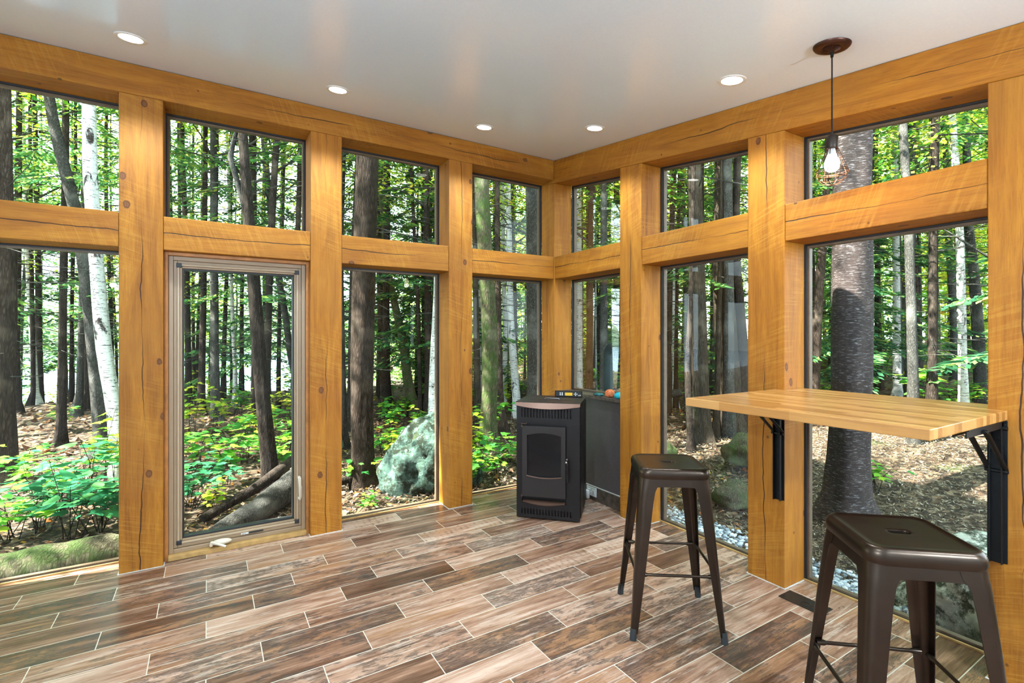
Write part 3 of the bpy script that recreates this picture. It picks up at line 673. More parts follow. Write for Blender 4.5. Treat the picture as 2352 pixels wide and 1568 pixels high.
# top plate with bowed brown lip
N = 24
def bow(x, d): return -.012-d*(1-(x/.243)**2)
xs = [-.243+.486*i/N for i in range(N+1)]
poly = [(x, bow(x, .010)) for x in xs]+[(.243, .42), (-.243, .42)]
MB().prism(poly, .868, .8765).build('top_plate', STOVE_DOOR, sv, bevel=.001)
vs = []; 
for x in xs: vs += [(x, bow(x, .010)+.001, .874), (x, bow(x, .036)-.014, .852-.018*(1-(x/.243)**2)), (x, bow(x, .036)-.010, .850-.018*(1-(x/.243)**2)), (x, bow(x, .010)+.006, .868)]
f = []
for i in range(N):
    A = 4*i; B = A+4
    for j in range(4): f.append((A+j, A+(j+1) % 4, B+(j+1) % 4, B+j))
f += [(0, 1, 2, 3), (4*N+3, 4*N+2, 4*N+1, 4*N)]
MB().add(vs, f).build('front_lip', STOVE_B, sv, smooth=True)
mb = MB()
for i in range(9):
    a = math.radians(200+i*17.5); r0_, r1_ = .045, .17 if i % 2 == 0 else .12
    ca, sa = math.cos(a), math.sin(a); cx_, cy_ = 0, .17
    p = [(cx_+ca*r0_-sa*.003, cy_+(sa*r0_+ca*.003)*.8), (cx_+ca*r1_, cy_+sa*r1_*.8), (cx_+ca*r0_+sa*.003, cy_+(sa*r0_-ca*.003)*.8)]
    mb.prism(p, .8766, .8774)
mb.build('sunburst_slots', INK, sv)
hd = MB().tube([(-.055, .19, .876), (-.053, .19, .884), (.053, .19, .884), (.055, .19, .876)], .004, 8).build('lid_handle', CHROME, sv, smooth=True)
# side panels
MB().box(Wd+.0005, Wd+.005, .05, .19, .02, .855).box(Wd+.0005, Wd+.007, .205, .395, .05, .855).build('side_panel', STOVE, sv, bevel=.003)
MB().box(-Wd-.005, -Wd-.0005, .05, .19, .02, .855).box(-Wd-.007, -Wd-.0005, .205, .395, .05, .855).build('side_panel', STOVE, sv, bevel=.003)
# door: flat plate with arched window
def arch(x0, x1, z0, z1, bz_, bt, n=16):
    c_ = (x0+x1)/2; h = (x1-x0)/2; pts = []
    for i in range(n+1): x = x0+(x1-x0)*i/n; pts.append((x, z0-bz_*(1-((x-c_)/h)**2)))
    for i in range(n+1): x = x1-(x1-x0)*i/n; pts.append((x, z1+bt*(1-((x-c_)/h)**2)))
    return pts
dx0, dx1, dz0, dz1 = -.190, .136, .175, .700
inner = arch(-.152, .104, .335, .630, .012, .020)
nI = len(inner); outer = []
cxx, czz = -.025, .47
for i, (x, z) in enumerate(inner):
    nseg = nI//2
    if i < nseg: t_ = i/(nseg-1); outer.append((dx0+(dx1-dx0)*t_, dz0))
    else: t_ = (i-nseg)/(nseg-1); outer.append((dx1-(dx1-dx0)*t_, dz1))
vs = []; 
for yy in (-.028, -.004):
    vs += [(x, yy, z) for x, z in outer]+[(x, yy, z) for x, z in inner]
f = []
for j in range(nI):
    k2 = (j+1) % nI
    f.append((j, k2, nI+k2, nI+j)); f.append((2*nI+j, 3*nI+j, 3*nI+k2, 2*nI+k2)); f.append((j, 2*nI+j, 2*nI+k2, k2)); f.append((nI+j, nI+k2, 3*nI+k2, 3*nI+j))
dr = MB().add(vs, f).build('door', STOVE_DOOR, sv, bevel=.0015)
MB().prism([(x, -z) for x, z in arch(-.153, .105, .334, .631, .012, .02)], .008, .012, M=Matrix.Rotation(-PI/2, 4, 'X') @ Matrix.Translation((0, 0, 0))).build('door_glass', DGLASS, dr, loc=(0, -.02, 0))
mb = MB(); lo_ = arch(-.156, .108, .335, .63, .014, .02)[:17]
mb.tube([(x, -.030, z-.004) for x, z in lo_], .0042, 6); mb.build('window_rim', STOVE_B, dr, smooth=True)
mb = MB().tube([(-.192, -.026, .690), (-.192, -.026, .704)], .006, 8).tube([(-.192, -.026, .170), (-.192, -.026, .185)], .006, 8).tube([(-.200, -.012, .712), (-.16, -.016, .712), (-.155, -.016, .722)], .003, 6); mb.build('hinge_pins', STOVE_B, sv, smooth=True)
hn = MB().tube([(.147, -.004, .452), (.147, -.045, .452)], .006, 10).tube([(.150, -.050, .470), (.152, -.050, .300)], .008, 10)
for i in range(22): z = .435-i*.0062; hn.tube([(.152+.0105*math.cos(2*PI*j/10), -.050+.0105*math.sin(2*PI*j/10), z+.0006*j) for j in range(11)], .0021, 5)
hn.build('door_handle', STOVE, sv, smooth=True)
MB().lathe([(.0085, .477), (.0085, .470), (.001, .479)], (.150, -.050, 0), 12).lathe([(.007, 0), (.007, .008), (.001, .01)], (.147, -.052, .452), 12, M=Matrix.Rotation(PI/2, 4, 'X')).build('handle_knob', CHROME, sv, smooth=True)
# ash lip
vs = []
for i in range(N+1):
    x = -.185+.315*i/N; b = 1-((x+.0275)/.1575)**2
    vs += [(x, -.004, .145), (x, -.020-.030*b, .140-.012*b), (x, -.020-.030*b, .134-.012*b), (x, -.004, .128)]
f = []
for i in range(N):
    A = 4*i; B = A+4
    for j in range(4): f.append((A+j, A+(j+1) % 4, B+(j+1) % 4, B+j))
f += [(0, 1, 2, 3), (4*N+3, 4*N+2, 4*N+1, 4*N)]
MB().add(vs, f).build('ash_lip', STOVE_B, sv, smooth=True)
mb = MB().box(-.12, .07, .0, .018, .34, .60).build('firebox_back', INK, sv)
MB().box(-.065, .02, -.009, -.0005, .345, .385).box(-.03, .005, -.009, -.0005, .40, .44).build('burn_pot', BRICK, sv, bevel=.003)
# control panel
cpn = MB().box(-.005, .215, .352, .385, .8775, .925).build('control_panel', STOVE, sv, bevel=.004)
MB().box(.000, .210, .3505, .3518, .882, .920).build('panel_face', INK, cpn)
MB().box(.078, .138, .349, .3503, .889, .913).build('display', SCREEN, cpn)
mb = MB()
for x in (.040, .056):
    for z in (.895, .908): mb.lathe([(.0055, 0), (.0055, .0018)], (x, .3505, z), 12, M=Matrix.Rotation(PI/2, 4, 'X'))
for dx, dz in ((0, 0), (.011, 0), (-.011, 0), (0, .010), (0, -.010)): mb.lathe([(.004, 0), (.004, .0018)], (.164+dx, .3505, .902+dz), 10, M=Matrix.Rotation(PI/2, 4, 'X'))
mb.build('buttons', WHITE, cpn)
mb = MB()
for i, hh in enumerate((.004, .008, .006, .011, .009)): mb.box(.182+i*.005, .1855+i*.005, .349, .3503, .888, .888+hh)
mb.build('panel_mark', CREAM, cpn)
# rear vent pipe stub
MB().tube([(.10, .404, .30), (.10, .47, .30), (.15, .475, .30)], .038, 20).build('vent_stub', BLACK, sv, smooth=True)
MB().box(-.215, -.17, .04, .08, 0, .012).box(.17, .215, .04, .08, 0, .012).box(-.215, -.17, .37, .41, 0, .012).box(.17, .215, .37, .41, 0, .012).build('feet', BLACK, sv)

# ---- painted stones
def blob(rx, ry, rz, seed, mat, name, parent=None, loc=(0, 0, 0), sub=3, amp=.12, flat_bottom=True, fr=1.7):
    bm = bmesh.new(); bmesh.ops.create_icosphere(bm, subdivisions=sub, radius=1)
    from mathutils import noise
    for v_ in bm.verts:
        d = noise.noise(v_.co*fr+Vector((seed*7.3, seed*1.7, seed)))+.45*noise.noise(v_.co*fr*2.6+Vector((seed, 3*seed, 9)))+.2*noise.noise(v_.co*fr*6+Vector((seed, 3*seed, 2)))
        p = v_.co*(1+amp*d); 
        if flat_bottom and p.z < -.35: p.z = -.35+(p.z+.35)*.25
        v_.co = (p.x*rx, p.y*ry, p.z*rz)
    me = bpy.data.meshes.new(name); bm.to_mesh(me); bm.free(); me.materials.append(mat); me.polygons.foreach_set('use_smooth', [True]*len(me.polygons))
    o = bpy.data.objects.new(name, me); COL.objects.link(o); o.parent = parent; o.location = loc; return o
for nm, x, y, r, mat, lb, sd in (('painted_stone', .085, -.500, (.034, .052, .016), TEAL, 'flat dark teal painted stone on the ledge behind the stove', 1), ('painted_stone', .095, -.622, (.036, .048, .042), ORNG, 'upright orange painted stone with black marks, between two blue ones', 2), ('painted_stone', .095, -.745, (.042, .062, .034), CYAN, 'bright cyan painted stone with black marks, beside the pine post', 3)):
    e_ = empty(nm, (x, y, .8788)); tag(e_, lb, 'stone', 'painted stones on the window ledge')
    s_ = blob(*r, sd, mat, 'stone_body', e_, (0, 0, r[2]*.52), 3, .16)
    mb = MB(); rr = random.Random(sd)
    for i in range(20):
        a = rr.uniform(-1.1, 1.1); zz = rr.choice([-.12, .12, .36, .6]); ca = math.cos(math.asin(zz))
        n_ = Vector((-math.cos(a)*ca, math.sin(a)*ca, zz)); pp = Vector((n_.x*r[0], n_.y*r[1], n_.z*r[2]+r[2]*.52))*1.03
        mb.box(pp.x-.001, pp.x+.001, pp.y-rr.uniform(.002, .004), pp.y+.003, pp.z-.0012, pp.z+.0012)
    mb.build('painted_marks', INK, e_)

# ------------------------------------------------------------------ outside
def hsm(t): t = max(0, min(1, t)); return t*t*(3-2*t)
def gz(x, y):
    d = math.hypot(x+2, y+2)
    w = hsm((d-4)/6)
    z = -.10+w*(.16*math.sin(x*.55+1.3)*math.cos(y*.43+.4)+.10*math.sin(x*1.3+y*.9))
    z += .35*hsm((x-1.6)/3.5)*hsm((3-y)/4)*1.0          # bank rising beyond the bar table
    drop = hsm((y-9)/19)*hsm((14-x)/9)
    z -= 3.9*drop
    z += .9*hsm((x-9)/14)*(1-drop)
    return z
nx, ny = 150, 140
gx = np.concatenate([np.linspace(-60, -8, 30)[:-1], np.linspace(-8, 12, 80), np.linspace(12, 75, 30)[1:]])
gy = np.concatenate([np.linspace(-40, -6, 18)[:-1], np.linspace(-6, 14, 80), np.linspace(14, 32, 24)[1:], np.linspace(32, 60, 4)[1:]])
vs = [(x, y, gz(x, y)) for y in gy for x in gx]; nxx = len(gx)
fs = []
for j in range(len(gy)-1):
    for i in range(nxx-1):
        xc = (gx[i]+gx[i+1])/2; yc = (gy[j]+gy[j+1])/2
        if RX0 < xc < .0 and RY0 < yc < .0: continue
        fs.append((j*nxx+i, j*nxx+i+1, (j+1)*nxx+i+1, (j+1)*nxx+i))
o = MB().add(vs, fs).build('forest_floor', GROUND, smooth=True); tag(o, 'brown leaf-strewn forest floor around the sunroom', 'ground', kind='stuff')
# lake
t = NT('lake_water'); tc = t.n('TexCoord').outputs['Object']
wat = t.bsdf((.18, .26, .36), .16, bump=t.noise(tc, 1.2, 3), bs=.25, bd=.05, spec=1.0)
o = MB().add([(-140, 20, -3.3), (60, 20, -3.3), (60, 170, -3.3), (-140, 170, -3.3)], [(0, 1, 2, 3)]).build('lake', wat); tag(o, 'bright lake water seen through the trunks beyond the left windows', 'lake', kind='stuff')
# far shore: rolling wooded hill
hx = np.linspace(-150, 110, 90); vs = []
for x in hx:
    h = 9+4*math.sin(x*.03+1)+1.6*math.sin(x*.21)+1.0*math.sin(x*.57+2)
    vs += [(x, 150, -4), (x, 158, h*.6), (x, 170, h), (x, 200, h*.8)]
fs = [(4*i+j, 4*i+j+1, 4*i+5+j, 4*i+4+j) for i in range(len(hx)-1) for j in range(3)]
FAR = simple('far_forest', (.10, .15, .075), .9, 0, .6, .6)
o = MB().add(vs, fs).build('wooded_shore', FAR); tag(o, 'hazy wooded far shore across the lake', 'hill')

# ---- litter, chips, gravel
def in_house(x, y, mrg=.27): return (RX0-.2-mrg < x < mrg) and (RY0-.2-mrg < y < mrg)
def scatter_quads(n, sampler, smin, smax, asp, tilt, lift=.012):
    P = []
    while len(P) < n:
        x, y = sampler()
        if in_house(x, y): continue
        P.append((x, y, gz(x, y)))
    P = np.array(P); a = nr.uniform(0, 2*PI, n); s = nr.uniform(smin, smax, n); t1 = nr.normal(0, tilt, n); t2 = nr.normal(0, tilt, n)
    u = np.stack([np.cos(a), np.sin(a), t1], 1); w = np.stack([-np.sin(a), np.cos(a), t2], 1)
    h = s[:, None]/2; ww = h*asp; P[:, 2] += lift+nr.uniform(0, .012, n)
    cup = nr.uniform(-.25, .25, n)[:, None]*h*np.array([[0, 0, 1]])
    return np.stack([P-u*h, P-w*ww+cup, P+u*h, P+w*ww+cup], 1)
def samp_polar(r0, r1, a0, a1, p=1.0):
    def f():
        r = r0+(r1-r0)*rnd.random()**p; a = math.radians(rnd.uniform(a0, a1)); return CP.x+r*math.sin(a), CP.y+r*math.cos(a)
    return f
V = np.concatenate([scatter_quads(16000, samp_polar(3, 12, -32, 60, 1.2), .03, .085, .55, .35), scatter_quads(9000, samp_polar(8, 30, -32, 90, 1.2), .07, .16, .6, .4)])
o = link('fallen_leaves', polymesh('fallen_leaves', V, LITTER)); tag(o, 'brown and tan fallen leaves covering the woodland ground', 'leaves', kind='stuff')
V = np.concatenate([scatter_quads(40000, samp_polar(2.7, 8, 42, 86, 1.1), .015, .046, .24, .35), scatter_quads(9000, samp_polar(3.8, 8, 5, 45, 1.1), .015, .05, .3, .35)])
o = link('wood_chips', polymesh('wood_chips', V, CHIPS)); tag(o, 'pale wood chips carpeting the bank beyond the bar table windows', 'wood chips', kind='stuff')
# gravel strip along the right wall
ic = bmesh.new(); bmesh.ops.create_icosphere(ic, subdivisions=1, radius=1); iv = np.array([v_.co[:] for v_ in ic.verts]); ifc = np.array([[q.index for q in f_.verts] for f_ in ic.faces]); ic.free()
N_ = 3600; tri = []
for i in range(N_):
    if i < 3200: x = .27+.42*rnd.random()**1.0; y = rnd.uniform(-3.4, .4)
    else: x = rnd.uniform(-3.9, .2); y = .27+.12*rnd.random()
    s_ = rnd.uniform(.010, .024)
    if x > .6: s_ *= .8
    q = iv*nr.uniform(.75, 1.2, iv.shape)*np.array([s_, s_*rnd.uniform(.7, 1.1), s_*.65]); a = rnd.uniform(0, 6.3); ca, sa = math.cos(a), math.sin(a)
    q = np.stack([q[:, 0]*ca-q[:, 1]*sa, q[:, 0]*sa+q[:, 1]*ca, q[:, 2]], 1)+np.array([x, y, gz(x, y)+.012+rnd.uniform(0, .018)])
    tri.append((q+0, i))
vv = np.concatenate([q for q, _ in tri]); ff = np.concatenate([ifc+12*i for i in range(N_)])
me = bpy.data.meshes.new('gravel'); me.from_pydata(vv.tolist(), [], ff.tolist()); me.materials.append(GRAVEL)
o = link('gravel_strip', me); tag(o, 'strip of grey and white gravel along the outside foot of the bar table window wall', 'gravel', kind='stuff')

# ---- rocks and logs
def rock(loc, r, seed, mat, lb, sub=4, amp=.28, rz=0):
    o = blob(*r, seed, mat, 'boulder', None, loc, sub, amp, fr=1.3); o.rotation_euler = (0, 0, rz); return tag(o, lb, 'boulder')
rock((-.80, .93, .06), (.47, .30, .50), 4, ROCK_T, 'large boulder covered in blue-green lichen just outside the left window wall', 5)
rock((.80, -2.80, -.02), (.42, .46, .30), 6, ROCK_W, 'pale lichen-spotted boulder outside behind the nearer bar stool', 5)
rock((-1.55, 2.6, .0), (.26, .22, .28), 8, ROCK_T, 'mossy rock beside the thick hemlock trunk', 4)
rock((1.55, .35, .0), (.40, .26, .20), 9, BK_MOS, 'low mossy mound behind the farther bar stool', 4)
rock((2.3, -.55, .12), (.34, .34, .22), 12, BK_MOS, 'mossy hump at the root of the twin trunks', 4)
rock((1.2, -1.0, -.02), (.20, .16, .12), 14, BK_MOS, 'small mossy stone in the wood chips', 4)
def log(pts, r, mat, lb, name='fallen_log'):
    mb = MB(); P = [Vector(p) for p in pts]; Q = []; R = []
    for i in range(len(P)-1):
        for k_ in range(6):
            t_ = k_/6; Q.append(P[i].lerp(P[i+1], t_)); R.append((r[i]*(1-t_)+r[i+1]*t_)*rnd.uniform(.93, 1.07))
    Q.append(P[-1]); R.append(r[-1]); mb.tube(Q, R, 16)
    return tag(mb.build(name, mat, smooth=True), lb, 'log')
log([(-4.6, .55, -.08), (-3.9, .52, -.05), (-3.2, .50, -.04), (-3.0, .50, -.05)], [.11, .12, .12, .11], BK_MOS, 'thick grey fallen log lying against the leftmost window, under the saplings')
log([(-2.62, .62, -.09), (-2.3, .85, -.02), (-1.95, 1.25, .06), (-1.75, 1.55, .10)], [.07, .10, .13, .12], BK_GRY, 'grey fallen log slanting up behind the tan casement window')
log([(-2.7, .95, -.06), (-2.3, 1.20, .06), (-1.9, 1.62, .20)], [.035, .045, .05], BK_DRK, 'thin dark fallen branch behind the grey slanting log', 'fallen_branch')
log([(-1.75, 1.2, -.02), (-1.3, 1.35, .0)], [.035, .04], BK_DRK, 'short dark fallen branch beside the thick hemlock trunk', 'fallen_branch')
log([(3.2, 3.5, .1), (4.6, 2.4, .35)], [.09, .07], BK_GRY, 'grey fallen log deep behind the farther bar stool')

# ---- exterior stove pipe
sp = empty('stove_pipe', (.45, -.217, gz(.45, -.217))); tag(sp, 'dark green-black stove pipe with an elbow outside the corner window', 'pipe')
zb_ = gz(.45, -.217)
MB().tube([(0, 0, 0), (0, 0, 1.20-zb_)], .045, 24).build('riser', PIPE, sp, smooth=True)
MB().tube([(0, 0, 1.20-zb_), (0, -.004, 1.235-zb_), (0, -.025, 1.262-zb_), (0, -.055, 1.272-zb_), (0, -.09, 1.272-zb_)], .0462, 24).build('elbow', PIPE, sp, smooth=True)
MB().tube([(0, -.09, 1.272-zb_), (0, -.42, 1.272-zb_)], .045, 24).build('outlet_pipe', PIPE, sp, smooth=True)
mb = MB()
for z in (.93, 1.12, 1.19): mb.tube([(0, 0, z-.006-zb_), (0, 0, z+.006-zb_)], .0475, 24)
mb.build('pipe_bands', PIPE, sp, smooth=True)

# ------------------------------------------------------------------ trees
def ray(u, v): return Vector((math.sin(YAW), math.cos(YAW), 0))+Vector((math.cos(YAW), -math.sin(YAW), 0))*((u-1176)/FPX)+Vector((0, 0, (HZ-v)/FPX))
def trunk_mesh(name, pts, rad, mat, n=16, flare=1.0, seed=0, step=.22):
    """pts relative to base, bottom first"""
    rr = random.Random(seed); P = [Vector(p) for p in pts]; Q = []; R = []
    for i in range(len(P)-1):
        k_ = max(1, int((P[i+1]-P[i]).length/step))
        p0 = P[max(i-1, 0)]; p3 = P[min(i+2, len(P)-1)]
        for j in range(k_):
            t_ = j/k_; a, b = P[i], P[i+1]
            q = .5*((2*a)+(b-p0)*t_+(2*p0-5*a+4*b-p3)*t_*t_+(3*a-p0-3*b+p3)*t_**3) if i > 0 and i < len(P)-2 else a.lerp(b, t_)
            Q.append(q); R.append(rad[i]*(1-t_)+rad[i+1]*t_)
    Q.append(P[-1]); R.append(rad[-1]); v = []; ph = [rr.uniform(0, 6.3) for _ in range(4)]
    for q, r in zip(Q, R):
        h = max(0, q.z); fl = flare*math.exp(-h/.12)*.9
        for j in range(n):
            a = 2*PI*j/n; lob = .5+.5*math.cos(a*4+ph[0])
            rr_ = r*(1+.07*math.sin(3*a+ph[1]+h*1.1)+.05*math.sin(5*a+ph[2]-h*2.3)+fl*(.25+.75*lob)+rr.uniform(-.02, .02))
            v.append((q.x+rr_*math.cos(a), q.y+rr_*math.sin(a), q.z))
    f = [(i*n+j, i*n+(j+1) % n, (i+1)*n+(j+1) % n, (i+1)*n+j) for i in range(len(Q)-1) for j in range(n)]
    me = bpy.data.meshes.new(name); me.from_pydata(v, [], f); me.materials.append(mat); me.polygons.foreach_set('use_smooth', [True]*len(f)); return me

def hemlock_foliage(seed, z0, z1, nb, ln=1.9, q=70, mat=LF_HEM, sz=1.0):
    r_ = np.random.RandomState(seed); out = []; tw = MB()
    for b in range(nb):
        z = z0+(z1-z0)*(b+r_.rand())/nb; L = ln*(1-.55*(z-z0)/(z1-z0+.01))*r_.uniform(.6, 1.15); a = r_.uniform(0, 2*PI); dr_ = r_.uniform(-.30, .05)
        d = np.array([math.cos(a), math.sin(a), dr_]); sd = np.array([-math.sin(a), math.cos(a), 0]); o_ = np.array([0, 0, z])
        n = int(q*L/1.5); t_ = r_.uniform(.12, 1, n); side = r_.choice([-1, 1], n); lat = side*r_.uniform(0, .42, n)*(1.15-t_)*L*.55
        P = o_+d*(t_*L)[:, None]+sd*lat[:, None]; P[:, 2] -= .35*(t_**2)*L*.25+np.abs(lat)*.25-r_.normal(0, .02, n)
        an = side*r_.uniform(.5, 1.2, n); U = d*np.cos(an)[:, None]+sd*np.sin(an)[:, None]; U[:, 2] -= .2
        Wv = np.cross(U, [0, 0, 1.0]); Wv /= np.linalg.norm(Wv, axis=1)[:, None]; Wv[:, 2] += r_.normal(0, .35, n)
        h = r_.uniform(.035, .085, n)[:, None]*sz; w = h*.30
        out.append(np.stack([P-U*h, P+Wv*w, P+U*h, P-Wv*w], 1))
        e = o_+d*L; e[2] -= .35*L*.25; m_ = o_+d*L*.5; m_[2] -= .02*L
        tw.tube([tuple(o_), tuple(m_), tuple(e)], [.010, .006, .002], 4, cap=False)
    return np.concatenate(out), tw
def dead_twigs(seed, z0, z1, n, ln=1.1):
    rr = random.Random(seed); tw = MB()
    for i in range(n):
        z = rr.uniform(z0, z1); a = rr.uniform(0, 6.28); L = ln*rr.uniform(.35, 1.2); el = rr.uniform(-.25, .3); p = Vector((0, 0, z)); pts = [p]; rs = [.007]
        for k_ in range(4):
            a += rr.uniform(-.25, .25); p = p+Vector((math.cos(a), math.sin(a), el+rr.uniform(-.15, .15)))*(L/4); pts.append(p.copy()); rs.append(.007*(1-(k_+1)/4.4))
        tw.tube(pts, rs, 4, cap=False)
        if rr.random() < .6:
            b = pts[2]; a2 = a+rr.choice([-.8, .8]); tw.tube([b, b+Vector((math.cos(a2), math.sin(a2), .1))*L*.35], [.005, .002], 3, cap=False)
    return tw
def crown(seed, z0, z1, rad, ncl, per, mat_sz=.045):
    r_ = np.random.RandomState(seed); out = []
    for i in range(ncl):
        z = r_.uniform(z0, z1); k_ = (z-z0)/(z1-z0); R = rad*(.55+.6*math.sin(PI*min(1, k_*.9+.12))); a = r_.uniform(0, 2*PI); rr = R*math.sqrt(r_.uniform(.04, 1))
        c_ = np.array([rr*math.cos(a), rr*math.sin(a), z]); P = c_+r_.normal(0, 1, (per, 3))*np.array([.30, .30, .09])
        a = r_.uniform(0, 2*PI, per); h = (r_.uniform(.7, 1.3, per)*mat_sz)[:, None]
        U = np.stack([np.cos(a), np.sin(a), r_.normal(-.15, .3, per)], 1); Wv = np.stack([-np.sin(a), np.cos(a), r_.normal(0, .3, per)], 1)
        out.append(np.stack([P-U*h, P+Wv*h*.65, P+U*h*1.1, P-Wv*h*.65], 1))
    return np.concatenate(out)

# shared meshes
HF = []; HT = []
for s in range(5):
    V, tw = hemlock_foliage(100+s, 1.7 if s < 3 else 3.2, 13.5, 36, 2.0, 120, sz=1); HF.append(polymesh('hemlock_foliage', V, LF_HEM))
    d = dead_twigs(40+s, .9, 5.5, 26); tw.add(d.v, d.f); o = tw.build('twigs', BK_GRY); HT.append(o.data); bpy.data.objects.remove(o)
DF = [polymesh('leaf_crown', crown(200+s, 2.6+.5*s, 11.0, 1.9, 190, 34, .036), LF_YEL if s != 1 else LF_GRN) for s in range(4)]
DT = []
for s in range(3):
    mb = MB(); rr = random.Random(300+s)
    for i in range(16):
        z = rr.uniform(2.4, 9); a = rr.uniform(0, 6.28); L = rr.uniform(.9, 2.1); p = Vector((0, 0, z)); pts = [p]
        for k_ in range(4): a += rr.uniform(-.3, .3); p = p+Vector((math.cos(a), math.sin(a), rr.uniform(.15, .8)))*(L/4); pts.append(p.copy())
        mb.tube(pts, [.022, .017, .012, .008, .003], 5, cap=False)
    o = mb.build('limbs', BK_GRY); DT.append(o.data); bpy.data.objects.remove(o)

def px_tree(name, D, prof, mat, label, cat='tree', fol=None, lift=0, n=18, flare=1.0, group=None, top=True, seed=1):
    """prof: (u, v, width px) from bottom to top; the trunk stands D metres in front of the camera"""
    P = [CP+ray(u, v)*D for u, v, w in prof]; R = [w*.5*D/FPX for _, _, w in prof]
    b = P[0].copy(); b.z = gz(b.x, b.y)-.03
    root = empty(name, b); tag(root, label, cat, group)
    P = [p for p in P]; R = [r for r in R]
    if P[0].z > b.z+.05: P.insert(0, b.copy()); R.insert(0, R[0]*1.06)
    else: P[0].z = b.z
    if top:
        d = (P[-1]-P[-2]); d = d/max(d.z, .2); d.x *= .6; d.y *= .6
        while P[-1].z < 9: P.append(P[-1]+d*1.5); R.append(R[-1]*.88)
    rel = [p-b for p in P]
    link('trunk', trunk_mesh('trunk', rel, R, mat, n, flare, seed), root)
    if fol:
        kind, i, dz, sc = fol[:4]; off = rel[min(len(rel)-1, len(rel)//2)]
        if kind == 'hem': link('foliage', HF[i], root, (off.x, off.y, dz), seed*1.3, sc); link('twigs', HT[i], root, (off.x*.6, off.y*.6, dz), seed*1.3, sc)
        if kind == 'twig': link('twigs', HT[i], root, (off.x*.4, off.y*.4, dz), seed*1.3, sc)
        if kind == 'dec': link('foliage', DF[i], root, (off.x, off.y, dz), seed, sc); link('limbs', DT[i % 3], root, (off.x, off.y, dz), seed, sc)
    return root
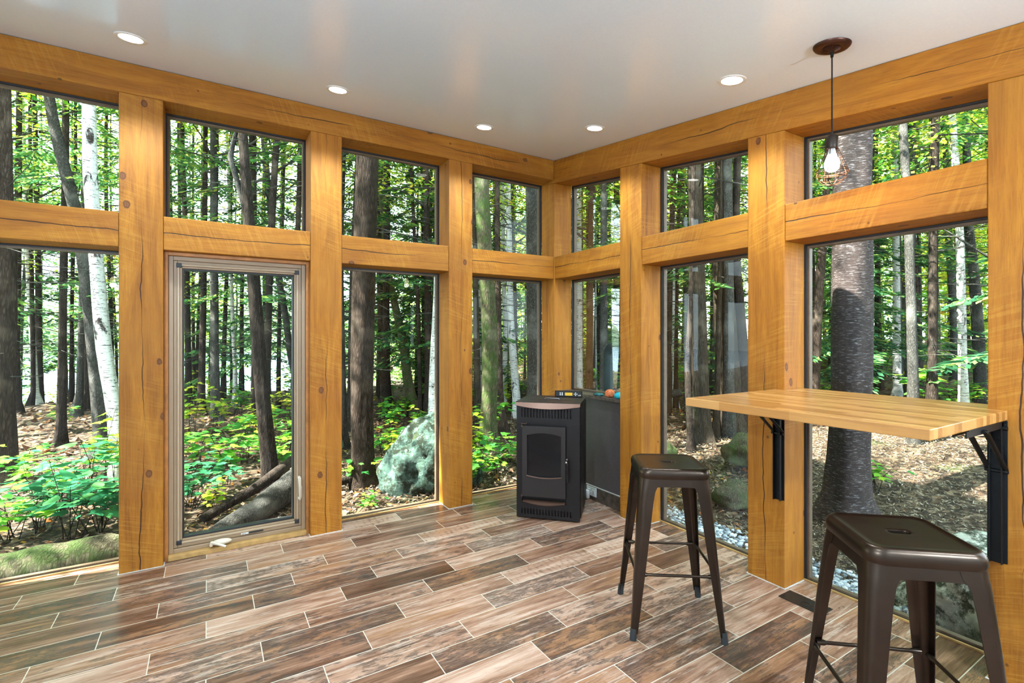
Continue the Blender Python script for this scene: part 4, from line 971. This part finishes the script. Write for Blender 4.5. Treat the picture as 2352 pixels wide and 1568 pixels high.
K = [
 # leftmost bay
 ('hemlock_tree', 5.0, [(2, 1190, 60), (0, 900, 50), (4, 600, 46), (-2, 330, 44)], BK_HEM, 'thick brown trunk cut off by the left picture edge', ('hem', 3, 0, 1)),
 ('maple_tree', 6.0, [(238, 1010, 36), (216, 800, 29), (200, 650, 27), (172, 480, 25), (140, 350, 23), (112, 210, 20)], BK_GRY, 'leaning mottled grey trunk just left of the pale birch in the leftmost bay', ('dec', 0, 2.5, 1)),
 ('birch_tree', 5.2, [(276, 1150, 31), (264, 950, 30), (240, 800, 29), (222, 600, 27), (206, 400, 27), (203, 240, 25)], BK_BIR, 'pale white birch leaning against the first pine post in the leftmost bay', ('dec', 1, 3.5, 1)),
 ('hemlock_tree', 6.6, [(139, 1100, 20), (142, 850, 16), (147, 600, 14), (150, 400, 13)], BK_DRK, 'straight dark trunk in the middle of the leftmost bay', ('hem', 0, .2, .9)),
 ('hemlock_tree', 8.5, [(39, 1095, 18), (36, 800, 14), (40, 600, 13)], BK_DRK, 'slim dark trunk just right of the trunk at the left picture edge', ('hem', 1, 0, 1)),
 ('hemlock_tree', 9.5, [(68, 1045, 10), (76, 900, 9), (72, 600, 8)], BK_DRK, 'very thin dark trunk leaning right in the leftmost bay', ('twig', 1, 0, 1)),
 ('birch_tree', 9.8, [(90, 1020, 13), (82, 900, 12), (70, 700, 10), (62, 560, 9)], BK_BIR, 'thin trunk with white patches low down in the leftmost bay', ('twig', 2, 0, 1)),
 ('hemlock_tree', 8.0, [(176, 1075, 17), (182, 900, 13), (188, 700, 12)], BK_GRY, 'grey slim trunk with a pale lit foot left of the mottled grey one', ('twig', 0, 0, 1)),
 ('hemlock_tree', 8.4, [(198, 1072, 14), (201, 900, 12), (197, 650, 11)], BK_DRK, 'dark trunk with stubby dead twigs beside the mottled grey one', ('twig', 3, 0, 1)),
 # casement bay
 ('spruce_tree', 4.6, [(626, 1185, 36), (612, 1000, 32), (598, 850, 30), (584, 640, 27), (572, 500, 24), (557, 300, 20)], BK_DRK, 'dark scaly trunk leaning left across the tan casement window', ('twig', 2, 2.2, .8)),
 ('hemlock_tree', 8.2, [(498, 1040, 22), (494, 850, 18), (492, 650, 17), (490, 400, 14)], BK_GRY, 'straight grey trunk left of centre in the casement window', ('dec', 3, 1.2, 1)),
 ('hemlock_tree', 8.8, [(462, 1055, 18), (464, 850, 14), (468, 640, 12)], BK_DRK, 'dark trunk at the left side of the casement window', ('hem', 4, 0, 1)),
 ('birch_tree', 11, [(541, 1020, 12), (540, 850, 9), (533, 700, 8)], BK_BIR, 'small trunk, sunlit foot put in as white bark, in the middle of the casement window', ('twig', 1, 0, 1)),  # white bark colour stands in for sun on the trunk foot
 ('maple_tree', 10, [(690, 930, 12), (668, 820, 13), (655, 720, 14), (640, 640, 15), (628, 560, 14)], BK_GRY, 'pale leaning trunk at the right side of the casement window', ('dec', 2, 2.0, 1)),
 ('maple_tree', 7.0, [(566, 500, 16), (550, 430, 14), (536, 340, 12), (556, 290, 11)], BK_GRY, None, None),
 # boulder bay
 ('hemlock_tree', 4.9, [(833, 1165, 56), (832, 1080, 50), (832, 900, 50), (836, 700, 50), (840, 500, 50), (845, 350, 48)], BK_HEM, 'thick brown hemlock trunk standing left of the lichen boulder', ('twig', 4, 2.6, 1)),
 ('hemlock_tree', 10, [(955, 985, 30), (938, 880, 22), (925, 780, 20), (905, 690, 16), (890, 600, 14)], BK_MOS, 'curved mossy trunk between the thick hemlock and the third pine post', ('hem', 3, .5, 1)),
 ('hemlock_tree', 11, [(889, 982, 22), (880, 850, 17), (874, 700, 15)], BK_HEM, 'brown trunk just right of the thick hemlock', ('hem', 0, 1, 1)),
 ('birch_tree', 7.6, [(994, 1000, 24), (996, 880, 20), (1003, 700, 17), (1006, 560, 15)], BK_BIR, 'bright white trunk rising behind the lichen boulder', ('twig', 0, 0, 1)),
 ('hemlock_tree', 12, [(968, 960, 12), (972, 800, 9), (975, 620, 8)], BK_DRK, 'spindly dark trunk left of the white one behind the boulder', ('hem', 1, 1, 1)),
 ('hemlock_tree', 6.4, [(790, 1060, 20), (787, 900, 16), (783, 700, 15)], BK_DRK, 'dark trunk half hidden by the second pine post', ('twig', 1, 0, 1)),
 # stove bay
 ('hemlock_tree', 6.3, [(1122, 1035, 46), (1122, 960, 37), (1125, 800, 35), (1116, 620, 34), (1106, 420, 32)], BK_MOS, 'thick dark mossy trunk left of the stove', ('hem', 4, 2.5, 1)),
 ('birch_tree', 8.2, [(1099, 1020, 18), (1096, 850, 15), (1092, 650, 13)], BK_CED, 'tan trunk left of the thick mossy trunk near the stove', ('twig', 2, 0, 1)),
 ('hemlock_tree', 7.4, [(1160, 1030, 24), (1150, 930, 17), (1146, 800, 15), (1143, 600, 13)], BK_HEM, 'dark curved trunk just right of the thick mossy trunk', ('twig', 3, 0, 1)),
 ('birch_tree', 9.0, [(1190, 960, 19), (1180, 830, 17), (1172, 700, 15), (1168, 500, 13)], BK_BIR, 'white birch trunk directly above the left side of the stove', ('twig', 4, 0, 1)),
 ('birch_tree', 10.5, [(1158, 1000, 13), (1160, 800, 11), (1156, 560, 10)], BK_BIR, 'thin white trunk between the mossy trunk and the stove birch', ('dec', 1, 3, 1)),
 ('hemlock_tree', 5.6, [(1226, 1060, 34), (1226, 800, 30), (1224, 600, 29), (1222, 430, 28)], BK_GRY, 'rough grey trunk touching the corner post above the stove', ('twig', 0, 2, 1)),
 # painted stone bay
 ('birch_tree', 9.5, [(1332, 960, 15), (1331, 780, 14), (1330, 560, 12)], BK_BIR, 'pale trunk right beside the corner post, above the ledge', ('twig', 1, 0, 1)),
 ('birch_tree', 10.5, [(1366, 960, 13), (1364, 780, 12), (1363, 400, 11)], BK_BIR, 'bright white trunk above the flat teal stone', ('twig', 2, 0, 1)),
 ('hemlock_tree', 9.0, [(1383, 960, 15), (1384, 780, 13), (1386, 560, 13)], BK_HEM, 'brown trunk above the orange painted stone', ('hem', 2, 1, 1)),
 ('hemlock_tree', 11.5, [(1412, 960, 12), (1414, 780, 12), (1415, 560, 12)], BK_DRK, 'dark trunk above the stove pipe elbow', ('hem', 3, 1, 1)),
 # second right bay
 ('cedar_tree', 6.6, [(1613, 1010, 46), (1611, 930, 38), (1606, 800, 34), (1601, 600, 32), (1594, 380, 28)], BK_CED, 'thick shaggy trunk behind the left end of the bar table', ('twig', 0, 1.2, 1)),
 ('hemlock_tree', 6.1, [(1588, 1035, 15), (1583, 950, 15), (1580, 850, 14), (1586, 700, 11)], BK_DRK, 'slim dark trunk crossing in front of the thick shaggy one', None),
 ('cedar_tree', 7.0, [(1690, 985, 66), (1682, 900, 54), (1668, 780, 48), (1660, 620, 42), (1664, 370, 36)], BK_CED, 'broad shaggy trunk left of the cracked pine post', ('twig', 3, 1.2, 1)),
 ('hemlock_tree', 6.9, [(1716, 985, 34), (1708, 850, 24), (1700, 700, 19), (1690, 560, 17), (1694, 370, 16)], BK_DRK, 'dark trunk hugging the right side of the broad shaggy one', None),
 ('cedar_tree', 6.8, [(1645, 1000, 18), (1646, 960, 16), (1648, 900, 13)], BK_CED, 'short young trunk between the two thick shaggy ones', None),
 ('birch_tree', 10, [(1552, 960, 13), (1550, 800, 11), (1546, 600, 10), (1545, 400, 9)], BK_BIR, 'thin white trunk at the left of the second bay right of the corner', ('twig', 4, 0, 1)),
 # bar table bay
 ('birch_tree', 3.9, [(1940, 1330, 108), (1946, 1200, 92), (1950, 1050, 84), (1953, 900, 80), (1953, 700, 80), (1955, 560, 78), (1957, 330, 74)], BK_BIRD, 'huge dark and white peeling birch trunk behind the bar table', None),
 ('hemlock_tree', 7.2, [(1868, 960, 24), (1874, 800, 20), (1884, 620, 18), (1893, 520, 16)], BK_HEM, 'slim brown trunk leaning right, left of the huge birch', ('twig', 1, 1, 1)),
 ('birch_tree', 8.6, [(2252, 905, 24), (2248, 800, 22), (2238, 640, 20), (2226, 520, 17), (2222, 420, 15)], BK_GRY, 'pale grey trunk beside the right-hand pine post', ('hem', 2, 1.5, 1)),
 ('hemlock_tree', 10, [(2062, 890, 17), (2060, 760, 15), (2058, 600, 13)], BK_BIR, 'trunk with a bright sunlit side above the middle of the bar table', ('hem', 0, 1.2, 1)),  # pale birch bark puts the sunlit side into the colour
 ('hemlock_tree', 11, [(2022, 890, 11), (2020, 760, 9), (2016, 600, 9)], BK_DRK, 'thin dark trunk right of the huge birch', ('hem', 3, 1, 1)),
 ('hemlock_tree', 10.5, [(2110, 890, 14), (2106, 760, 13), (2100, 600, 11)], BK_HEM, 'brown trunk above the right half of the bar table', ('hem', 1, 1, 1)),
 ('hemlock_tree', 9.5, [(2150, 895, 18), (2150, 760, 15), (2144, 560, 12)], BK_MOS, 'greenish trunk above the right half of the bar table', ('hem', 4, .6, 1)),
 ('hemlock_tree', 11.5, [(2196, 895, 20), (2192, 760, 16), (2180, 560, 13)], BK_GRY, 'grey trunk left of the pale one by the right-hand pine post', ('hem', 0, 1.2, 1)),
]
for i, (nm, D, prof, mat, lb, fol) in enumerate(K):
    if lb is None: continue
    px_tree(nm, D, prof, mat, lb, fol=fol, seed=i+1, n=26 if D < 5.5 else 16)
# forked upper stem of the casement spruce
b = CP+ray(566, 500)*4.6; pr = [(568, 505, 12), (556, 455, 13), (540, 400, 12), (528, 360, 11), (540, 310, 9), (556, 270, 8)]
sp_ = [o for o in bpy.data.objects if o.name.startswith('spruce_tree')][0]
pts = [CP+ray(u, v)*4.6-sp_.location for u, v, w in pr]; link('forked_stem', trunk_mesh('forked_stem', pts, [w*.5*4.6/FPX for _, _, w in pr], BK_GRY, 12, 0, 3), sp_)

# background trees
TM = []
for s in range(7):
    rr = random.Random(500+s); bend = rr.uniform(-.25, .25); bend2 = rr.uniform(-.2, .2); r0_ = rr.uniform(.04, .085)
    TM.append([trunk_mesh('trunk', [(0, 0, 0), (bend*.2, bend2*.3, 2.5), (bend, bend2, 6), (bend*1.2, bend2*.6, 10), (bend*1.1, bend2*1.4, 15)], [r0_, r0_*.85, r0_*.7, r0_*.5, r0_*.2], mt, 9, .7, s, .8) for mt in (BK_DRK, BK_HEM, BK_GRY, BK_BIR)])
placed = []
for o in bpy.data.objects:
    if o.get('category') == 'tree': placed.append((o.location.x, o.location.y))
cnt = 0; tries = 0
def add_bg(x, y, kind, tm, mi, i, sc, label, group, name):
    root = empty(name, (x, y, gz(x, y)-.05), 0); tag(root, label, 'tree', group)
    link('trunk', TM[tm][mi], root, sc=sc, rz=i)
    if kind == 'hem': link('foliage', HF[i % 5], root, (0, 0, rnd.uniform(-.4, 1.6)*1), i*2.1, sc); link('twigs', HT[i % 5], root, (0, 0, 0), i*2.1, sc)
    elif kind == 'dec': link('foliage', DF[i % 4], root, (0, 0, 0), i*2.1, sc); link('limbs', DT[i % 3], root, (0, 0, 0), i*2.1, sc)
    else: link('twigs', HT[i % 5], root, (0, 0, 0), i*2.1, sc)
while cnt < 190 and tries < 6000:
    tries += 1
    q = cnt/190
    if q < .45: D = rnd.uniform(8, 16)
    elif q < .8: D = rnd.uniform(15, 27)
    else: D = rnd.uniform(26, 48)
    ang = math.radians(rnd.uniform(-24, 86)); x = CP.x+D*math.sin(ang)/1.0; y = CP.y+D*math.cos(ang)
    if in_house(x, y, 2.2): continue
    u = 1176+FPX*math.tan(ang-YAW) if abs(ang-YAW) < 1.2 else -9
    if y > 25.5 and x < 12: continue
    if x < 12 and y > 12 and rnd.random() < .45: continue      # thinner toward the lake
    if D < 10 and (900 < u < 960 or 1900 < u < 2000): continue
    if any((x-a)**2+(y-b_)**2 < (.55 if D < 16 else .8)**2 for a, b_ in placed): continue
    placed.append((x, y)); cnt += 1
    k_ = rnd.random(); left = ang < math.radians(33)
    side = 'left' if left else 'right'
    far = 'near' if D < 16 else 'deep'
    sc = rnd.uniform(.85, 1.15)
    if k_ < .40: kind, name, mi = 'hem', 'hemlock_tree', rnd.choice([0, 0, 1, 2])
    elif k_ < .90: kind, name, mi = 'dec', 'maple_tree', rnd.choice([0, 2, 0, 2])
    else: kind, name, mi = 'bare', 'birch_tree', 3
    desc = {'hem': 'slender dark evergreen', 'dec': 'yellow-green leafy tree', 'bare': 'bare thin pale trunk'}[kind]
    w_ = {'near': 'in the middle distance', 'deep': 'far back in the woods'}[far]
    lb = '%s %s beyond the %s window wall' % (desc, w_, side); add_bg(x, y, kind, rnd.randrange(7), mi, cnt, sc, lb, lb+' group', name)

# low bushy evergreens closing the view far back
BF = [polymesh('hemlock_foliage', hemlock_foliage(700+s, .3, 9.5, 60, 2.3, 60, sz=1.7)[0], LF_HEM if s != 1 else LF_YEL) for s in range(4)]
BF.append(polymesh('leaf_crown', crown(720, .6, 8.0, 2.4, 240, 20, .075), LF_YEL)); BF.append(polymesh('leaf_crown', crown(721, .4, 6.0, 2.2, 220, 20, .07), LF_GRN))
n_ = 0
while n_ < 110:
    D = rnd.uniform(17, 46); ang = math.radians(rnd.uniform(-24, 88)); x = CP.x+D*math.sin(ang); y = CP.y+D*math.cos(ang)
    if y > 25.5 and x < 13: continue
    if x < 9 and y > 13 and rnd.random() < .72: continue
    k_ = rnd.randrange(6); n_ += 1; left = ang < math.radians(33); side = 'left' if left else 'right'
    lb = ('low-branched bushy evergreen' if k_ in (0, 2, 3) else 'low leafy yellow-green tree')+' closing the view far beyond the %s window wall' % side
    root = empty('hemlock_tree' if k_ in (0, 2, 3) else 'maple_tree', (x, y, gz(x, y)-.05)); tag(root, lb, 'tree', lb+' group')
    link('trunk', TM[n_ % 7][1], root); link('foliage', BF[k_], root, rz=n_*1.9, sc=rnd.uniform(.8, 1.2))

LF_HDK = leafmat('shaded_needles', [(0, (.015, .07, .035)), (.5, (.045, .15, .055)), (.85, (.12, .27, .06)), (1, (.32, .40, .08))], .35)  # darker copy of the hemlock needles, low-bough shade put into the colour
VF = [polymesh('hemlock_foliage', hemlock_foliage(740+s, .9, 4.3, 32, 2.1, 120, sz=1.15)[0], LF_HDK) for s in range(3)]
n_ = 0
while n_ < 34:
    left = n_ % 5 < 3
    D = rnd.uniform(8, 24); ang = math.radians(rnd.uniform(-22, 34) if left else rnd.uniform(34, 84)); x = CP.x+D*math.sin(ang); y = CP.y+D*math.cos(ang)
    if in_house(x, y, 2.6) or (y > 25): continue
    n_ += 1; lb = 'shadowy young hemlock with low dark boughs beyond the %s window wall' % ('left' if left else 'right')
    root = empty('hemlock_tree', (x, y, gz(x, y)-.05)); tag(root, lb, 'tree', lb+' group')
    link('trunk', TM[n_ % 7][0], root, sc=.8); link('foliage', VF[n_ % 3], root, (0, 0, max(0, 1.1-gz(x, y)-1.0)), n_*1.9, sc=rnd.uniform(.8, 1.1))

# overhead canopy trees close to the house, crowns above the frame
for i, (x, y, kind) in enumerate([(-7.5, 1.5, 'dec'), (-6.2, 3.8, 'dec'), (-5.4, -1.2, 'dec'), (-7.0, -2.5, 'hem'), (3.4, .6, 'dec'), (4.2, -1.2, 'dec'), (3.8, -4.0, 'hem'), (2.6, 2.2, 'dec')]):
    lb = ('leafy maple' if kind == 'dec' else 'tall hemlock')+[' standing left of the house', ' off the left house corner', ' beside the west wall', ' behind the west wall', ' on the chip bank right of the corner', ' on the chip bank behind the huge birch', ' past the right end of the bar table wall', ' behind the shaggy trunks'][i]
    root = empty('maple_tree' if kind == 'dec' else 'hemlock_tree', (x, y, gz(x, y)-.05)); tag(root, lb, 'tree')
    link('trunk', TM[i % 7][2 if kind == 'dec' else 1], root)
    if kind == 'dec': link('foliage', DF[i % 4], root, (0, 0, 2.2)); link('limbs', DT[i % 3], root, (0, 0, 2.2))
    else: link('foliage', HF[i % 5], root, (0, 0, 2.5)); link('twigs', HT[i % 5], root, (0, 0, 2.5))

# ------------------------------------------------------------------ understory saplings
LEAF = np.array([(0, 0), (.20, .02), (.44, .14), (.34, .30), (.52, .52), (.26, .56), (.16, .78), (0, 1.08), (-.16, .78), (-.26, .56), (-.52, .52), (-.34, .30), (-.44, .14), (-.20, .02)])
LEAFO = np.array([(0, 0), (.16, .12), (.27, .34), (.28, .55), (.18, .80), (0, 1.08), (-.18, .80), (-.28, .55), (-.27, .34), (-.16, .12)])
def sapling_meshes(seed, h, nst, nl, sz, mat, shape=LEAF, spread=.35):
    rr = random.Random(seed); st = MB(); L = []
    for s in range(nst):
        a = rr.uniform(0, 6.28); rad = spread*rr.uniform(.3, 1); H = h*rr.uniform(.55, 1.05); bx, by = rr.uniform(-.05, .05), rr.uniform(-.05, .05)
        top = Vector((bx+math.cos(a)*rad, by+math.sin(a)*rad, H)); mid = Vector((bx+math.cos(a)*rad*.3, by+math.sin(a)*rad*.3, H*.6))
        st.tube([(bx, by, 0), mid, top], [.004, .003, .0015], 5, cap=False)
        for l in range(nl):
            t_ = rr.uniform(.45, 1.0); base = Vector((bx, by, 0)).lerp(mid, t_*2) if t_ < .5 else mid.lerp(top, (t_-.5)*2)
            an = rr.uniform(0, 6.28); pl_ = rr.uniform(.03, .16); d = Vector((math.cos(an), math.sin(an), rr.uniform(-.1, .25))); q = base+d*pl_
            st.tube([base, q], [.0018, .001], 3, cap=False)
            S_ = sz*rr.uniform(.75, 1.5); u = Vector((math.cos(an), math.sin(an), rr.uniform(-.45, .1))).normalized(); w = Vector((-math.sin(an), math.cos(an), rr.uniform(-.25, .25))).normalized()
            n_ = u.cross(w)
            L.append([tuple(q+u*(py*S_)+w*(px2*S_)+n_*(-.10*S_*abs(px2)*2)) for px2, py in shape])
    o = st.build('stems', BK_DRK); me = o.data; bpy.data.objects.remove(o)
    return me, polymesh('leaves', np.array(L), mat)
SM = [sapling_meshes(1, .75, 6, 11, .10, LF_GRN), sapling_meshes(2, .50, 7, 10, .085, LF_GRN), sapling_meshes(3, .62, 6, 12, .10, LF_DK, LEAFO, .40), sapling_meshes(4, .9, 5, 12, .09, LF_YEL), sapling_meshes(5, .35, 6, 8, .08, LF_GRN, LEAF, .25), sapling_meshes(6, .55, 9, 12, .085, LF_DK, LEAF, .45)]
def sapling(x, y, k_, label, group=None, sc=1.0, rz=0, name='maple_sapling'):
    root = empty(name, (x, y, gz(x, y)-.01), rz); tag(root, label, 'sapling', group)
    link('stems', SM[k_][0], root, sc=sc); link('leaves', SM[k_][1], root, sc=sc); return root
def gnd(u, v):
    p = CP+ray(u, v)*((CP.z+.08)/(-(ray(u, v).z))); return p.x, p.y
named = [
 (30, 1235, 1, 'low bright green sapling at the bottom left corner of the leftmost window', 1.0), (95, 1215, 5, 'dark green sapling in front of the fallen log, leftmost window', 1.0),
 (165, 1230, 2, 'oval-leaved dark green sapling above the log, middle of the leftmost window', 1.15), (225, 1215, 5, 'dark blue-green sapling beside the first pine post', 1.1),
 (250, 1110, 3, 'yellow maple sapling against the first pine post', 1.0), (60, 1130, 0, 'bright green sapling behind the log near the brown edge trunk', .8), (130, 1150, 1, 'light green sapling below the straight dark trunk', 1.1), (200, 1140, 2, 'tall dark-leaved sapling between log and birch', 1.2),
 (440, 1165, 5, 'dark green sapling at the lower left of the casement window', 1.0), (455, 1070, 1, 'lime green sapling at the left of the casement window', 1.1), (520, 1110, 0, 'bright green maple sapling in the middle of the casement window', 1.0), (560, 1060, 0, 'bright green maple sapling left of the dark leaning trunk', 1.1),
 (500, 1180, 3, 'yellowing low sapling at the casement sill', .45), (655, 1080, 1, 'bright green sapling right of the dark leaning trunk', 1.25), (665, 1040, 0, 'green sapling at the right edge of the casement window', .9), (440, 1010, 3, 'thin yellow-leaved sapling at the left edge of the casement glass', 1.1),
 (808, 1110, 4, 'small green sapling at the foot of the thick hemlock, left side', 1.0), (848, 1172, 4, 'three-leaved green seedling at the foot of the thick hemlock', .55), (900, 1070, 3, 'yellow-green sapling left of the lichen boulder', .75), (880, 1040, 1, 'yellow-lit sapling behind the lichen boulder', .9),
 (1105, 1060, 4, 'green sapling at the foot of the mossy trunk left of the stove', 1.2), (1140, 1090, 4, 'low green seedling left of the stove base', .8), (1175, 1060, 1, 'green sapling just left of the stove door', .8), (1098, 1120, 0, 'single leafy stem rising beside the third pine post', .75),
 (2010, 1140, 4, 'single green leaf seedling beside the huge birch, under the table', .9), (2235, 965, 0, 'bright green sapling beside the right-hand pine post above the table', .9), (2190, 985, 1, 'light green sapling behind the right end of the bar table', .8),
 (1548, 900, 0, 'green sapling beside the knotty pine post, behind the farther stool', 1.2)]
for i, (u, v, k_, lb, sc) in enumerate(named):
    x, y = gnd(u, v)
    if in_house(x, y, .02): y += .25
    sapling(x, y, k_, lb, sc=sc*.86, rz=i*1.7)
for i in range(120):
    D = rnd.uniform(5.5, 17); ang = math.radians(rnd.uniform(-18, 80)); x = CP.x+D*math.sin(ang); y = CP.y+D*math.cos(ang)
    if in_house(x, y, 1.3): continue
    left = ang < math.radians(33)
    if not left and D < 9: continue
    if left: sapling(x, y, rnd.choice([0, 1, 3, 0]), 'green and yellow sapling among others on the ground beyond the left window wall', 'undergrowth saplings beyond the left window wall', rnd.uniform(.55, 1.0), i)
    else: sapling(x, y, rnd.choice([0, 1]), 'green sapling among others in the woods beyond the right window wall', 'undergrowth saplings beyond the right window wall', rnd.uniform(.8, 1.5), i)

# ------------------------------------------------------------------ separate pieces become parts of their own
def split_loose(o, nm):
    bm = bmesh.new(); bm.from_mesh(o.data); bm.verts.ensure_lookup_table(); seen = set(); isl = []
    for v_ in bm.verts:
        if v_.index in seen: continue
        st = [v_]; seen.add(v_.index); g = []
        while st:
            a = st.pop(); g.append(a.index)
            for e in a.link_edges:
                b_ = e.other_vert(a)
                if b_.index not in seen: seen.add(b_.index); st.append(b_)
        isl.append(set(g))
    bm.free()
    if len(isl) < 2: return
    for g in isl:
        b_ = bmesh.new(); b_.from_mesh(o.data); b_.verts.ensure_lookup_table()
        bmesh.ops.delete(b_, geom=[v_ for v_ in b_.verts if v_.index not in g], context='VERTS')
        me = bpy.data.meshes.new(nm); b_.to_mesh(me); b_.free()
        for m_ in o.data.materials: me.materials.append(m_)
        c_ = bpy.data.objects.new(nm, me); COL.objects.link(c_); c_.parent = o.parent; c_.location = o.location; c_.rotation_euler = o.rotation_euler
    bpy.data.objects.remove(o)
SPL = dict(front_frame='front_frame', pivot_pins='pivot_pin', screws='screw', side_panel='side_panel', support_arm='support_arm', prongs='prong', buttons='button', hinge_pins='hinge_pin', feet='foot', pipe_bands='pipe_band', embossed_rings='embossed_ring', slots='slot', handle_knob='handle_knob', cross_brace='cross_brace', sunburst_slots='sunburst_slot', panel_mark='panel_mark')
for o in [o for o in bpy.data.objects if o.type == 'MESH' and o.parent and o.name.split('.')[0] in SPL]: split_loose(o, SPL[o.name.split('.')[0]])
